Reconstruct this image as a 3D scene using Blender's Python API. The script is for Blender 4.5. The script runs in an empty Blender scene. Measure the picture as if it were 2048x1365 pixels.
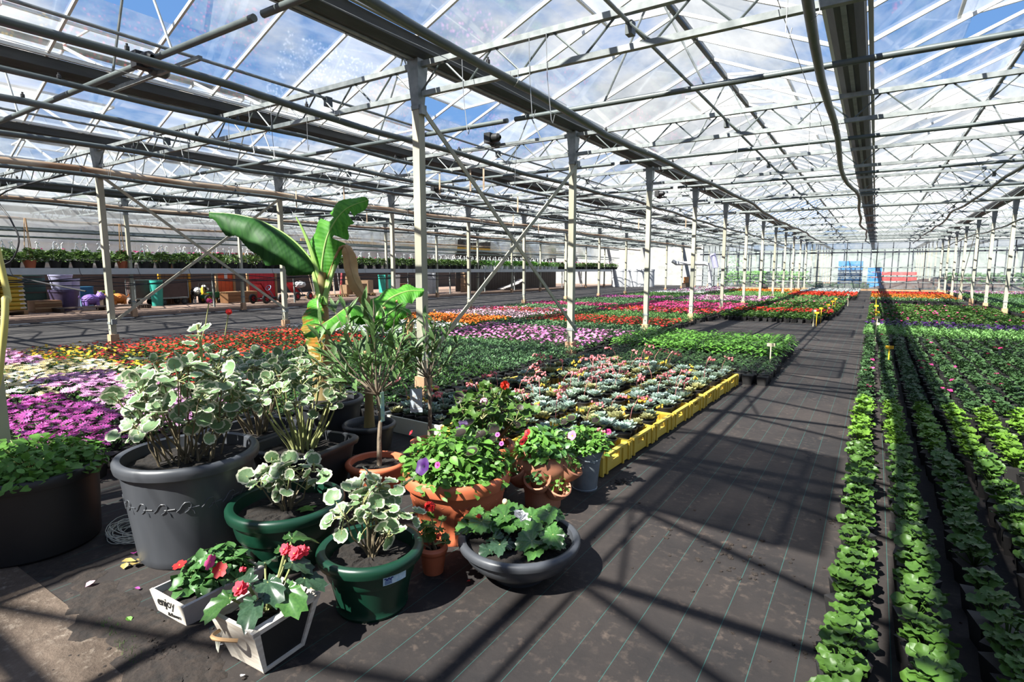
import bpy, math, random
import numpy as np
from mathutils import Matrix, Vector

rng = random.Random(7)
SC = bpy.context.scene
COL = SC.collection

# ------------------------------------------------------------------ camera, world, sun, exposure
F_PX, PITCH, YAW, CAM_H = 1119.45, 0.1262, 0.5727, 1.215
_cy, _sy = math.cos(YAW), math.sin(YAW)
FWD = np.array([-_sy*math.cos(PITCH), _cy*math.cos(PITCH), -math.sin(PITCH)])
RGT = np.array([_cy, _sy, 0.0])
UPV = np.cross(RGT, FWD)
CAM = np.array([0, 0, CAM_H])
cam_data = bpy.data.cameras.new('camera')
cam_data.sensor_width = 36.0
cam_data.lens = F_PX/2048*36.0
cam_data.clip_start, cam_data.clip_end = 0.05, 400
cam = bpy.data.objects.new('camera', cam_data)
COL.objects.link(cam)
cam.matrix_world = Matrix([[RGT[0], UPV[0], -FWD[0], 0], [RGT[1], UPV[1], -FWD[1], 0], [RGT[2], UPV[2], -FWD[2], CAM_H], [0, 0, 0, 1]])
SC.camera = cam

SC.view_settings.view_transform = 'Standard'
SC.view_settings.look = 'None'
SC.view_settings.gamma = 1.0
SC.view_settings.use_curve_mapping = False
SC.view_settings.exposure = 0.0
SC.cycles.transparent_max_bounces = 20
SC.cycles.max_bounces = 7
SC.cycles.diffuse_bounces = 3
SC.cycles.glossy_bounces = 3
SC.cycles.use_denoising = True
SC.cycles.sample_clamp_indirect = 6.0

world = bpy.data.worlds.new('sky'); SC.world = world
world.use_nodes = True
wn, wl = world.node_tree.nodes, world.node_tree.links
wn.clear()
def wnode(t, **kw):
    n = wn.new(t)
    for k, v in kw.items(): setattr(n, k, v)
    return n
w_out = wnode('ShaderNodeOutputWorld'); w_bg = wnode('ShaderNodeBackground')
w_tc = wnode('ShaderNodeTexCoord'); w_sep = wnode('ShaderNodeSeparateXYZ')
wl.new(w_tc.outputs['Generated'], w_sep.inputs[0])
w_grad = wnode('ShaderNodeValToRGB')                     # blue sky, paler towards the horizon
w_grad.color_ramp.elements[0].position = 0.0; w_grad.color_ramp.elements[0].color = (0.55, 0.72, 0.95, 1)
w_grad.color_ramp.elements[1].position = 0.75; w_grad.color_ramp.elements[1].color = (0.10, 0.27, 0.72, 1)
e = w_grad.color_ramp.elements.new(0.25); e.color = (0.22, 0.46, 0.92, 1)
wl.new(w_sep.outputs['Z'], w_grad.inputs[0])
w_noise = wnode('ShaderNodeTexNoise'); w_noise.inputs['Scale'].default_value = 2.1; w_noise.inputs['Detail'].default_value = 7
w_noise.inputs['Roughness'].default_value = 0.56
w_map = wnode('ShaderNodeMapping'); w_map.inputs['Scale'].default_value = (1, 1, 2.2); w_map.inputs['Location'].default_value = (3.3, 1.2, 0.4)
wl.new(w_tc.outputs['Generated'], w_map.inputs[0]); wl.new(w_map.outputs[0], w_noise.inputs['Vector'])
w_cl = wnode('ShaderNodeValToRGB'); w_cl.color_ramp.elements[0].position = 0.40; w_cl.color_ramp.elements[1].position = 0.52

w_el = wnode('ShaderNodeMath'); w_el.operation = 'MULTIPLY_ADD'; w_el.inputs[1].default_value = -0.22; wl.new(w_sep.outputs['Z'], w_el.inputs[0]); wl.new(w_noise.outputs[0], w_el.inputs[2]); wl.new(w_el.outputs[0], w_cl.inputs[0])   # clouds thicken towards the horizon
w_mix = wnode('ShaderNodeMixRGB'); w_mix.inputs[2].default_value = (1.12, 1.13, 1.16, 1)
w_n2 = wnode('ShaderNodeTexNoise'); w_n2.inputs['Scale'].default_value = 5.5; w_n2.inputs['Detail'].default_value = 6
wl.new(w_map.outputs[0], w_n2.inputs['Vector'])
w_sh = wnode('ShaderNodeValToRGB'); w_sh.color_ramp.elements[0].position = 0.36; w_sh.color_ramp.elements[1].position = 0.58   # grey undersides, white crowns
w_sh.color_ramp.elements[0].color = (0.56, 0.62, 0.70, 1); w_sh.color_ramp.elements[1].color = (1.12, 1.12, 1.13, 1)
wl.new(w_n2.outputs[0], w_sh.inputs[0]); wl.new(w_sh.outputs[0], w_mix.inputs[2])
wl.new(w_cl.outputs[0], w_mix.inputs[0]); wl.new(w_grad.outputs[0], w_mix.inputs[1])
wl.new(w_mix.outputs[0], w_bg.inputs[0]); w_bg.inputs[1].default_value = 0.9
wl.new(w_bg.outputs[0], w_out.inputs[0])

SUN_DIR = Vector((0.235, 0.90, -1.0)).normalized()
sun_data = bpy.data.lights.new('sun', 'SUN'); sun_data.energy = 19.0; sun_data.angle = 0.0093; sun_data.color = (1.0, 0.95, 0.87)
sun = bpy.data.objects.new('sun', sun_data); COL.objects.link(sun)
sun.rotation_mode = 'QUATERNION'; sun.rotation_quaternion = SUN_DIR.to_track_quat('-Z', 'Y'); sun.location = (-4, -14, 18)

# ------------------------------------------------------------------ mesh helpers (triangle soups in numpy)
class G:
    def __init__(s): s.v = []; s.t = []; s.m = []; s.n = 0
    def add(s, V, T, m=0, M=None):
        V = np.asarray(V, float); T = np.asarray(T, int)
        if M is not None: V = V @ M[:3, :3].T + M[:3, 3]
        s.v.append(V); s.t.append(T + s.n); s.m.append(np.full(len(T), m, int) if np.isscalar(m) else np.asarray(m, int)); s.n += len(V)
        return s
    def merge(s, g, M=None, m=0):
        V, T, Mi = g.arr(); return s.add(V, T, Mi + m, M)
    def arr(s): return np.concatenate(s.v), np.concatenate(s.t), np.concatenate(s.m)
    def box(s, c, size, m=0, rz=0, M=None):
        V, T = box(size)
        if rz:
            a, b = math.cos(rz), math.sin(rz); V = np.stack([V[:, 0]*a-V[:, 1]*b, V[:, 0]*b+V[:, 1]*a, V[:, 2]], 1)
        return s.add(V+np.array(c), T, m, M)
    def bar(s, p0, p1, w, h=None, m=0): return s.add(*bar(p0, p1, w, h or w), m)
    def tube(s, path, r, n=8, m=0): return s.add(*tube(path, r, n), m)
    def lathe(s, prof, n=32, m=0, M=None): return s.add(*lathe(prof, n), m, M)
    def data(s, name, mats, smooth=True, angle=None):
        V, T, Mi = s.arr(); me = bpy.data.meshes.new(name)
        me.vertices.add(len(V)); me.vertices.foreach_set('co', V.astype(np.float32).ravel())
        me.loops.add(len(T)*3); me.loops.foreach_set('vertex_index', T.astype(np.int32).ravel())
        me.polygons.add(len(T)); me.polygons.foreach_set('loop_start', np.arange(0, len(T)*3, 3, dtype=np.int32))
        for mt in mats: me.materials.append(mt)
        if len(mats) > 1: me.polygons.foreach_set('material_index', Mi.astype(np.int32))
        me.polygons.foreach_set('use_smooth', np.full(len(T), bool(smooth)))
        me.update(calc_edges=True)
        if smooth and angle is not None:
            try: me.set_sharp_from_angle(angle=math.radians(angle))
            except Exception: pass
        return me
_BT = np.array([[0,2,1],[0,3,2],[4,5,6],[4,6,7],[0,1,5],[0,5,4],[1,2,6],[1,6,5],[2,3,7],[2,7,6],[3,0,4],[3,4,7]])
def box(size):
    x, y, z = np.array(size)/2
    return np.array([[-x,-y,-z],[x,-y,-z],[x,y,-z],[-x,y,-z],[-x,-y,z],[x,-y,z],[x,y,z],[-x,y,z]]), _BT
def frustum(b, t, h, z0=0):
    """tapered box: b=(x,y) full size at the bottom, t at the top"""
    V = []
    for (w, d), z in ((b, z0), (t, z0+h)): V += [[-w/2,-d/2,z],[w/2,-d/2,z],[w/2,d/2,z],[-w/2,d/2,z]]
    return np.array(V), _BT
def nrm(v): v = np.asarray(v, float); return v/(np.linalg.norm(v)+1e-12)
def bar(p0, p1, w, h):
    p0, p1 = np.array(p0, float), np.array(p1, float); d = nrm(p1-p0)
    a = np.cross(d, [0, 0, 1.]);
    if np.linalg.norm(a) < 1e-3: a = np.array([1., 0, 0])
    a = nrm(a)*w/2; b = nrm(np.cross(a, d))*h/2
    V = [p0-a-b, p0+a-b, p0+a+b, p0-a+b, p1-a-b, p1+a-b, p1+a+b, p1-a+b]
    return np.array(V), _BT
def gridT(n, m, closed=False):
    """triangles of an n x m vertex grid; closed joins the last column to the first"""
    T = []
    mm = m if closed else m-1
    for i in range(n-1):
        for j in range(mm):
            a, b, c, d = i*m+j, i*m+(j+1) % m, (i+1)*m+(j+1) % m, (i+1)*m+j
            T += [[a, b, c], [a, c, d]]
    return np.array(T)
def tube(path, r, n=8):
    P = np.array(path, float); k = len(P); R = np.full(k, r) if np.isscalar(r) else np.array(r, float)
    V = []; prev = None
    for i in range(k):
        d = nrm(P[min(i+1, k-1)]-P[max(i-1, 0)])
        a = np.cross(d, [0, 0, 1.]) if prev is None else prev-d*(prev@d)
        if np.linalg.norm(a) < 1e-3: a = np.cross(d, [1., 0, 0])
        a = nrm(a); prev = a; b = np.cross(d, a)
        th = np.arange(n)*2*math.pi/n
        V.append(P[i]+R[i]*(np.cos(th)[:, None]*a+np.sin(th)[:, None]*b))
    V = np.concatenate(V+[P[:1], P[-1:]]); T = list(gridT(k, n, True)); T = [t[::-1] for t in T]
    for j in range(n):
        T.append([k*n, j, (j+1) % n]); T.append([k*n+1, (k-1)*n+(j+1) % n, (k-1)*n+j])
    return V, np.array(T)
def lathe(prof, n=32, mod=None, power=None, capb=True, capt=False):
    """profile of (r, z) from the outside bottom; mod(theta, i) scales the radius; power gives a rounded square"""
    th = np.arange(n)*2*math.pi/n; V = []
    for i, (r, z) in enumerate(prof):
        rr = np.full(n, r)
        if power: rr = r/((np.abs(np.cos(th))**power+np.abs(np.sin(th))**power)**(1/power))
        if mod is not None: rr = rr*mod(th, i)
        V.append(np.stack([rr*np.cos(th), rr*np.sin(th), np.full(n, z)], 1))
    k = len(prof); V = np.concatenate(V); T = list(gridT(k, n, True))
    if capb:
        V = np.vstack([V, [0, 0, prof[0][1]]]); c = len(V)-1; T += [[c, (j+1) % n, j] for j in range(n)]
    if capt:
        V = np.vstack([V, [0, 0, prof[-1][1]]]); c = len(V)-1; T += [[c, (k-1)*n+j, (k-1)*n+(j+1) % n] for j in range(n)]
    return V, np.array(T)
def mat4(pos, ydir=(0, 1, 0), zdir=(0, 0, 1), s=1.0):
    y = nrm(ydir); z = np.asarray(zdir, float); z = z-y*(z@y)
    if np.linalg.norm(z) < 1e-4: z = np.cross(y, [1., .3, 0])
    z = nrm(z); x = np.cross(y, z); M = np.eye(4)
    M[:3, 0], M[:3, 1], M[:3, 2], M[:3, 3] = x*s, y*s, z*s, pos
    return M
def rotz(a, pos=(0, 0, 0), s=1.0):
    M = np.eye(4); c, d = math.cos(a)*s, math.sin(a)*s
    M[0, 0], M[0, 1], M[1, 0], M[1, 1], M[2, 2] = c, -d, d, c, s; M[:3, 3] = pos
    return M

def at(u, v, depth):
    """point seen in the photograph at (u, v), this far ahead of the camera"""
    return CAM + depth*(FWD + RGT*(u-1024)/F_PX + UPV*(682.5-v)/F_PX)
def atz(u, v, z):
    d = FWD + RGT*(u-1024)/F_PX + UPV*(682.5-v)/F_PX
    return CAM + d*((z-CAM_H)/d[2])

def obj(name, data, parent=None, M=None, loc=None):
    o = bpy.data.objects.new(name, data); COL.objects.link(o)
    if parent is not None: o.parent = parent
    if M is not None: o.matrix_basis = Matrix(M.tolist())
    elif loc is not None: o.location = loc
    return o
def tag(o, label=None, cat=None, group=None, kind=None):
    if label: o['label'] = label
    if cat: o['category'] = cat
    if group: o['group'] = group
    if kind: o['kind'] = kind
    return o
def thing(name, label, cat, loc=(0, 0, 0), rz=0.0, group=None):
    o = bpy.data.objects.new(name, None); COL.objects.link(o)
    o.location = loc; o.rotation_euler = (0, 0, rz); o.empty_display_size = 0.05
    return tag(o, label, cat, group)
def dup(root, loc, rz=0.0, s=1.0, label=None, group=None, first=[0]):
    r = root.copy(); COL.objects.link(r); r.location = loc; r.rotation_euler = (0, 0, rz); r.scale = (s, s, s)
    if label: r['label'] = label
    if group: r['group'] = group
    for ch in list(root.children):
        c = ch.copy(); COL.objects.link(c); c.parent = r
        for g in list(ch.children):
            d = g.copy(); COL.objects.link(d); d.parent = c
    return r
def one(g, name, mats, smooth=True, angle=40): return g.data(name, mats if isinstance(mats, (list, tuple)) else [mats], smooth, angle)

# ------------------------------------------------------------------ materials
def mat(name, col, rough=0.6, metal=0.0, col2=None, scale=6.0, bump=0.0, spec=0.5, trans=0.0, rand=0.0, detail=4.0, contrast=0.25, stretch=None, coord='Object', sss=0.0, coat=0.0):
    """principled material; col2 is mixed in by noise, rand varies the brightness from object to object, trans adds translucency (leaves)"""
    m = bpy.data.materials.new(name); m.use_nodes = True
    nt = m.node_tree; N, L = nt.nodes, nt.links
    b = N['Principled BSDF']; out = N['Material Output']
    b.inputs['Roughness'].default_value = rough; b.inputs['Metallic'].default_value = metal
    b.inputs['Specular IOR Level'].default_value = spec
    if coat: b.inputs['Coat Weight'].default_value = coat; b.inputs['Coat Roughness'].default_value = 0.15
    c4 = lambda c: (*c, 1)
    src = None
    if col2 is not None or bump:
        tc = N.new('ShaderNodeTexCoord'); mp = N.new('ShaderNodeMapping'); nz = N.new('ShaderNodeTexNoise')
        if stretch: mp.inputs['Scale'].default_value = stretch
        nz.inputs['Scale'].default_value = scale; nz.inputs['Detail'].default_value = detail
        L.new(tc.outputs[coord], mp.inputs[0]); L.new(mp.outputs[0], nz.inputs['Vector'])
        if bump:
            bp = N.new('ShaderNodeBump'); bp.inputs['Strength'].default_value = bump; bp.inputs['Distance'].default_value = 0.02
            L.new(nz.outputs[0], bp.inputs['Height']); L.new(bp.outputs[0], b.inputs['Normal'])
    if col2 is not None:
        rp = N.new('ShaderNodeValToRGB'); rp.color_ramp.elements[0].position = 0.5-contrast; rp.color_ramp.elements[1].position = 0.5+contrast
        rp.color_ramp.elements[0].color = c4(col); rp.color_ramp.elements[1].color = c4(col2)
        L.new(nz.outputs[0], rp.inputs[0]); src = rp.outputs[0]
    if rand:
        oi = N.new('ShaderNodeObjectInfo'); mr = N.new('ShaderNodeMapRange'); hv = N.new('ShaderNodeHueSaturation')
        mr.inputs['To Min'].default_value = 1-rand; mr.inputs['To Max'].default_value = 1+rand
        L.new(oi.outputs['Random'], mr.inputs[0]); L.new(mr.outputs[0], hv.inputs['Value'])
        if src is not None: L.new(src, hv.inputs['Color'])
        else: hv.inputs['Color'].default_value = c4(col)
        src = hv.outputs[0]
    if src is not None: L.new(src, b.inputs['Base Color'])
    else: b.inputs['Base Color'].default_value = c4(col)
    if trans:
        tr = N.new('ShaderNodeBsdfTranslucent'); mx = N.new('ShaderNodeMixShader'); mx.inputs[0].default_value = trans
        if src is not None: L.new(src, tr.inputs[0])
        else: tr.inputs[0].default_value = c4(col)
        L.new(b.outputs[0], mx.inputs[1]); L.new(tr.outputs[0], mx.inputs[2]); L.new(mx.outputs[0], out.inputs[0])
    return m

def glass_mat(name, tint=(0.93, 0.96, 0.98), dirt=0.015, dirt2=0.06, dcol=(0.75, 0.76, 0.74), gloss=0.16, streak=(3, 0.6, 3), scale=2.0, rough=0.03):
    m = bpy.data.materials.new(name); m.use_nodes = True
    N, L = m.node_tree.nodes, m.node_tree.links; N.clear()
    out = N.new('ShaderNodeOutputMaterial')
    tp = N.new('ShaderNodeBsdfTransparent'); tp.inputs[0].default_value = (*tint, 1)
    df = N.new('ShaderNodeBsdfDiffuse'); df.inputs[0].default_value = (*dcol, 1)
    tl = N.new('ShaderNodeBsdfTranslucent'); tl.inputs[0].default_value = (*dcol, 1)
    md = N.new('ShaderNodeMixShader'); md.inputs[0].default_value = 0.65
    L.new(df.outputs[0], md.inputs[1]); L.new(tl.outputs[0], md.inputs[2])
    tc = N.new('ShaderNodeTexCoord'); mp = N.new('ShaderNodeMapping'); mp.inputs['Scale'].default_value = streak
    geo = N.new('ShaderNodeNewGeometry')
    nz = N.new('ShaderNodeTexNoise'); nz.inputs['Scale'].default_value = scale; nz.inputs['Detail'].default_value = 6
    L.new(geo.outputs['Position'], mp.inputs[0]); L.new(mp.outputs[0], nz.inputs['Vector'])
    mr = N.new('ShaderNodeMapRange'); mr.inputs['From Min'].default_value = 0.35; mr.inputs['From Max'].default_value = 0.7
    mr.inputs['To Min'].default_value = dirt; mr.inputs['To Max'].default_value = dirt2
    L.new(nz.outputs[0], mr.inputs[0])
    m1 = N.new('ShaderNodeMixShader'); L.new(mr.outputs[0], m1.inputs[0]); L.new(tp.outputs[0], m1.inputs[1]); L.new(md.outputs[0], m1.inputs[2])
    gl = N.new('ShaderNodeBsdfGlossy'); gl.inputs['Roughness'].default_value = rough
    fr = N.new('ShaderNodeFresnel'); fr.inputs[0].default_value = 1.45
    mu = N.new('ShaderNodeMath'); mu.operation = 'MULTIPLY'; mu.inputs[1].default_value = gloss
    L.new(fr.outputs[0], mu.inputs[0])
    m2 = N.new('ShaderNodeMixShader'); L.new(mu.outputs[0], m2.inputs[0]); L.new(m1.outputs[0], m2.inputs[1]); L.new(gl.outputs[0], m2.inputs[2])
    L.new(m2.outputs[0], out.inputs[0])
    return m

MT = {}
MT['glass'] = glass_mat('roof_glass', dirt=0.02, dirt2=0.14, streak=(2.2, 1.0, 2.2), scale=3.0)
MT['glass_dirty'] = glass_mat('dirty_roof_glass', dirt=0.22, dirt2=0.42, dcol=(0.70, 0.70, 0.66))
MT['glass_shade'] = glass_mat('shadow_caster_glass', dirt=0.72, dirt2=0.9, dcol=(0.45, 0.46, 0.43))  # near-opaque glass added to block sun for one unseen vent
MT['film'] = glass_mat('plastic_film', dirt=0.22, dirt2=0.42, gloss=0.5, rough=0.2, streak=(1, 1, 0.3))
MT['wallglass'] = glass_mat('end_wall_glass', dirt=0.08, dirt2=0.3, gloss=0.6)
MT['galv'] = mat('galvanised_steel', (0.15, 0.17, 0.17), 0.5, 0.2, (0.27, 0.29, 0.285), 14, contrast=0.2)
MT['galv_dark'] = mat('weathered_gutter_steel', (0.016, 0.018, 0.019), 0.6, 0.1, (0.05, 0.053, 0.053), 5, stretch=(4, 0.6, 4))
MT['pipe'] = mat('grey_pipe_paint', (0.065, 0.08, 0.078), 0.45, 0.1, (0.10, 0.12, 0.117), 6)
MT['rust'] = mat('rusty_pipe', (0.19, 0.10, 0.05), 0.7, 0.1, (0.42, 0.34, 0.25), 5, stretch=(1, 0.35, 1), contrast=0.15, bump=0.1)
MT['alu'] = mat('white_aluminium', (0.55, 0.55, 0.53), 0.4, 0.2)
MT['bar_dark'] = mat('ridge_bar_dark', (0.08, 0.09, 0.09), 0.5, 0.3)
MT['post'] = mat('weathered_post', (0.25, 0.26, 0.21), 0.6, 0.0, (0.44, 0.40, 0.29), 5, stretch=(1, 1, 0.25), contrast=0.2)
MT['footing'] = mat('concrete_footing', (0.34, 0.19, 0.10), 0.9, 0, (0.48, 0.31, 0.19), 12, bump=0.3)
MT['black'] = mat('black_rubber', (0.012, 0.012, 0.013), 0.55)
MT['wire'] = mat('wire', (0.30, 0.31, 0.31), 0.4, 0.6)
MT['mull'] = mat('dark_mullion', (0.03, 0.035, 0.045), 0.5)
# ------------------------------------------------------------------ floors
def floor_mat(name, c0, c1, c2, lines=None, stain=True, rough=0.85, sc=1.0, bump=0.25, st=None):
    m = bpy.data.materials.new(name); m.use_nodes = True
    N, L = m.node_tree.nodes, m.node_tree.links; b = N['Principled BSDF']
    b.inputs['Roughness'].default_value = rough; b.inputs['Specular IOR Level'].default_value = 0.35
    geo = N.new('ShaderNodeNewGeometry')
    def noise(scale, detail=5, stretch=None):
        n = N.new('ShaderNodeTexNoise'); n.inputs['Scale'].default_value = scale; n.inputs['Detail'].default_value = detail
        n.inputs['Roughness'].default_value = 0.62
        if stretch:
            mp = N.new('ShaderNodeMapping'); mp.inputs['Scale'].default_value = stretch
            L.new(geo.outputs['Position'], mp.inputs[0]); L.new(mp.outputs[0], n.inputs['Vector'])
        else: L.new(geo.outputs['Position'], n.inputs['Vector'])
        return n
    def ramp(src, p0, p1, a, b_):
        r = N.new('ShaderNodeValToRGB'); r.color_ramp.elements[0].position = p0; r.color_ramp.elements[1].position = p1
        r.color_ramp.elements[0].color = (*a, 1); r.color_ramp.elements[1].color = (*b_, 1); L.new(src, r.inputs[0]); return r
    n1 = noise(1.3*sc, 8, st); n2 = noise(26*sc, 4, st); n3 = noise(4.5*sc, 6, st)
    r1 = ramp(n1.outputs[0], 0.38, 0.66, c0, c1)
    r2 = ramp(n2.outputs[0], 0.52, 0.75, (0, 0, 0), (1, 1, 1))
    mx = N.new('ShaderNodeMixRGB'); mx.inputs[2].default_value = (*c2, 1)
    mu = N.new('ShaderNodeMath'); mu.operation = 'MULTIPLY'
    r3 = ramp(n3.outputs[0], 0.42, 0.68, (0, 0, 0), (1, 1, 1))
    L.new(r2.outputs[0], mu.inputs[0]); L.new(r3.outputs[0], mu.inputs[1])
    L.new(mu.outputs[0], mx.inputs[0]); L.new(r1.outputs[0], mx.inputs[1])
    last = mx.outputs[0]
    if lines:                                            # thin woven guide threads running down the matting
        pitch, width, lcol = lines
        sep = N.new('ShaderNodeSeparateXYZ'); L.new(geo.outputs['Position'], sep.inputs[0])
        d = N.new('ShaderNodeMath'); d.operation = 'DIVIDE'; d.inputs[1].default_value = pitch; L.new(sep.outputs['X'], d.inputs[0])
        fr = N.new('ShaderNodeMath'); fr.operation = 'FRACT'; L.new(d.outputs[0], fr.inputs[0])
        lt = N.new('ShaderNodeMath'); lt.operation = 'LESS_THAN'; lt.inputs[1].default_value = width/pitch; L.new(fr.outputs[0], lt.inputs[0])
        ma = N.new('ShaderNodeMath'); ma.operation = 'MULTIPLY'; ma.inputs[1].default_value = 0.55; L.new(lt.outputs[0], ma.inputs[0])
        mx2 = N.new('ShaderNodeMixRGB'); mx2.inputs[2].default_value = (*lcol, 1); L.new(ma.outputs[0], mx2.inputs[0]); L.new(last, mx2.inputs[1]); last = mx2.outputs[0]
    L.new(last, b.inputs['Base Color'])
    bp = N.new('ShaderNodeBump'); bp.inputs['Strength'].default_value = bump; bp.inputs['Distance'].default_value = 0.01
    L.new(n2.outputs[0], bp.inputs['Height']); L.new(bp.outputs[0], b.inputs['Normal'])
    return m
MT['matting'] = floor_mat('woven_ground_cover', (0.012, 0.0105, 0.0107), (0.031, 0.0245, 0.0215), (0.09, 0.067, 0.053), lines=(0.122, 0.0024, (0.022, 0.115, 0.10)))
MT['slab'] = floor_mat('concrete_slab', (0.055, 0.039, 0.028), (0.125, 0.093, 0.07), (0.28, 0.235, 0.19), sc=1.6, bump=0.8)
MT['track'] = floor_mat('dark_track', (0.010, 0.0095, 0.010), (0.03, 0.027, 0.0265), (0.30, 0.275, 0.255), sc=0.9, st=(1.6, .16, 1))  # pale streaks along y: chalk, and partly sunlight painted into the colour
MT['paving'] = floor_mat('pink_paving', (0.18, 0.12, 0.088), (0.25, 0.175, 0.135), (0.3, 0.24, 0.2))
MT['earth'] = floor_mat('brown_earth', (0.045, 0.028, 0.02), (0.10, 0.06, 0.042), (0.16, 0.1, 0.07), sc=1.5, bump=0.8)
MT['spill'] = mat('spilled_compost', (0.008, 0.006, 0.005), 0.95, 0, (0.028, 0.019, 0.014), 30, bump=0.6)
MT['whitewash'] = mat('white_line', (0.62, 0.6, 0.56), 0.8, 0, (0.35, 0.33, 0.3), 9)

def slab(name, x0, x1, y0, y1, z0, z1, m, label, cat='floor'):
    g = G().box(((x0+x1)/2, (y0+y1)/2, (z0+z1)/2), (x1-x0, y1-y0, z1-z0))
    o = obj(name, one(g, name, MT[m], False)); return tag(o, label, cat, kind='structure')
Y_BACK = 39.4
slab('floor', -9.75, 14, 0.72, Y_BACK, -0.1, 0.0, 'matting', 'dark woven ground cover with thin green threads under the flower beds')
slab('floor', -9.75, 14, -6, 0.72, -0.1, 0.004, 'slab', 'rough brown concrete slab at the near edge of the matting')
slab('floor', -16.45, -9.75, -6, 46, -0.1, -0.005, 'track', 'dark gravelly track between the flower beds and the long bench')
slab('floor', -34, -16.45, -6, 46, -0.1, 0.012, 'paving', 'pinkish paving of the storage area under the long bench')
slab('floor', -9.75, 14, Y_BACK, 66, -0.1, -0.01, 'earth', 'brown earth beyond the glazed end wall')
slab('floor', -60, 40, 66, 110, -0.15, -0.05, 'earth', 'open ground far beyond the end wall')
# whitewashed kerb line along the track
for i in range(40):
    y = 1+i*1.0; w = 0.16+0.12*rng.random()
    tag(obj('chalk_mark', one(G().box((0, 0, 0), (w, rng.uniform(.6, .98), 0.012)), 'chalk_mark', MT['whitewash'], False), loc=(-16.12+rng.uniform(-.06, .06), y+.4, 0)), 'patch of white marking along the edge of the dark track', 'marking', 'white markings along the track edge')

# ------------------------------------------------------------------ posts, girders, roof
XA, Y0, DY = -3.516, 3.913, 3.0533
SPAN = 6.4
Z_TOP, Z_LOW = 3.0, 2.752
ORD = ['first', 'second', 'third', 'fourth', 'fifth', 'sixth', 'seventh', 'eighth', 'ninth', 'tenth', 'eleventh', 'twelfth', 'thirteenth', 'fourteenth', 'fifteenth', 'sixteenth', 'seventeenth', 'eighteenth']
YN = lambda n: Y0+DY*n
NMAX = 11
g = G().box((0, 0, 1.46), (0.078, 0.078, 2.48)); shaft_d = one(g, 'shaft', MT['post'], False)
g = G(); g.add(*frustum((0.082, 0.082), (0.125, 0.125), 0.30, 2.66)); g.box((0, 0, 3.0), (0.125, 0.125, 0.09)); sleeve_d = one(g, 'sleeve', MT['galv'], False)
g = G(); g.add(*frustum((0.125, 0.125), (0.115, 0.115), 0.222, 0.0)); foot_d = one(g, 'footing', MT['footing'], False)
g = G().add(*tube([(0, -0.055, 0.30), (0, 0.055, 0.30)], 0.009, 6)); bolt_d = one(g, 'bolt', MT['galv'], False)
band_d = [one(G().box((0, 0, z), (0.092, 0.092, 0.035)), 'clamp_band', MT['galv'], False) for z in (2.64, 0.40)]
def post(x, n, phrase, full=True):
    t = thing('support_post', '%s steel post with concrete foot %s' % (ORD[n], phrase), 'post', (x, YN(n), 0), 0, 'steel posts carrying the roof')
    obj('shaft', shaft_d, t); obj('sleeve', sleeve_d, t); obj('footing', foot_d, t)
    if full: obj('bolt', bolt_d, t); [obj('clamp_band', d, t) for d in band_d]
    return t
tp = thing('support_post', 'grey steel post cut off by the photograph edge above the black tub', 'post', (XA, YN(-1), 0), 0, 'steel posts carrying the roof')
for nm, d in (('shaft', shaft_d), ('sleeve', sleeve_d), ('footing', foot_d)): obj(nm, d, tp)
for n in range(0, 12): post(XA, n, 'in the row between banana plant and aisle', n < 6)
for n in range(0, 12): post(XA-SPAN, n, 'in the row along the dark track', n < 5)
for n in range(1, 12): post(XA-2*SPAN, n, 'in the row under the long bench', n < 4)
for n in range(5, 12): post(XA+SPAN, n, 'in the row beyond the seedling bed right of aisle', n < 7)
for n in range(9, 12): post(XA+2*SPAN, n, 'in the outer row at the far side', False)

# lattice girders: chords and zigzag web bars
wp0, wp1 = np.array([0, 0, Z_LOW]), np.array([0.265, 0, Z_TOP])
g = G().tube([wp0, wp1], 0.0085, 6); web_up = one(g, 'web_bar', MT['pipe'])
g = G().tube([np.array([0, 0, Z_TOP]), np.array([0.265, 0, Z_LOW])], 0.0085, 6); web_dn = one(g, 'web_bar', MT['pipe'])
L_CH = SPAN-0.13
g = G().box((SPAN/2, 0, Z_TOP), (L_CH, 0.05, 0.045)); top_d = one(g, 'top_chord', MT['galv'], False)
g = G().box((SPAN/2, 0, Z_LOW), (L_CH, 0.045, 0.042)); low_d = one(g, 'bottom_chord', MT['galv'], False)
g = G()
for i in range(24):
    a, b = 0.02+i*0.265, 0.02+(i+1)*0.265
    g.tube([(a, 0, Z_LOW if i % 2 == 0 else Z_TOP), (b, 0, Z_TOP if i % 2 == 0 else Z_LOW)], 0.0085, 5)
webs_d = one(g, 'web', MT['pipe'])
BAYP = {-3: 'over the storage area', -2: 'over the dark track', -1: 'over the flower beds left of the aisle', 0: 'over the aisle', 1: 'over the far side bay'}
for k in range(-3, 2):
    for n in range(-2, 12):
        if k == 1 and n < 7: continue
        if k == -3 and n < 0: continue
        lab = '%s galvanised lattice girder from the camera %s' % (ORD[n+2], BAYP[k])
        t = thing('lattice_girder', lab, 'girder', (XA+k*SPAN, YN(n), 0), 0, 'lattice girders across the bays')
        obj('top_chord', top_d, t); obj('bottom_chord', low_d, t)
        if -1 <= n <= 3 and k in (-2, -1, 0):
            for i in range(24): obj('web_bar', web_up if i % 2 == 0 else web_dn, t, loc=(0.02+i*0.265, 0, 0))
        else: tag(obj('web_bars', webs_d, t), kind='stuff')

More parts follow.
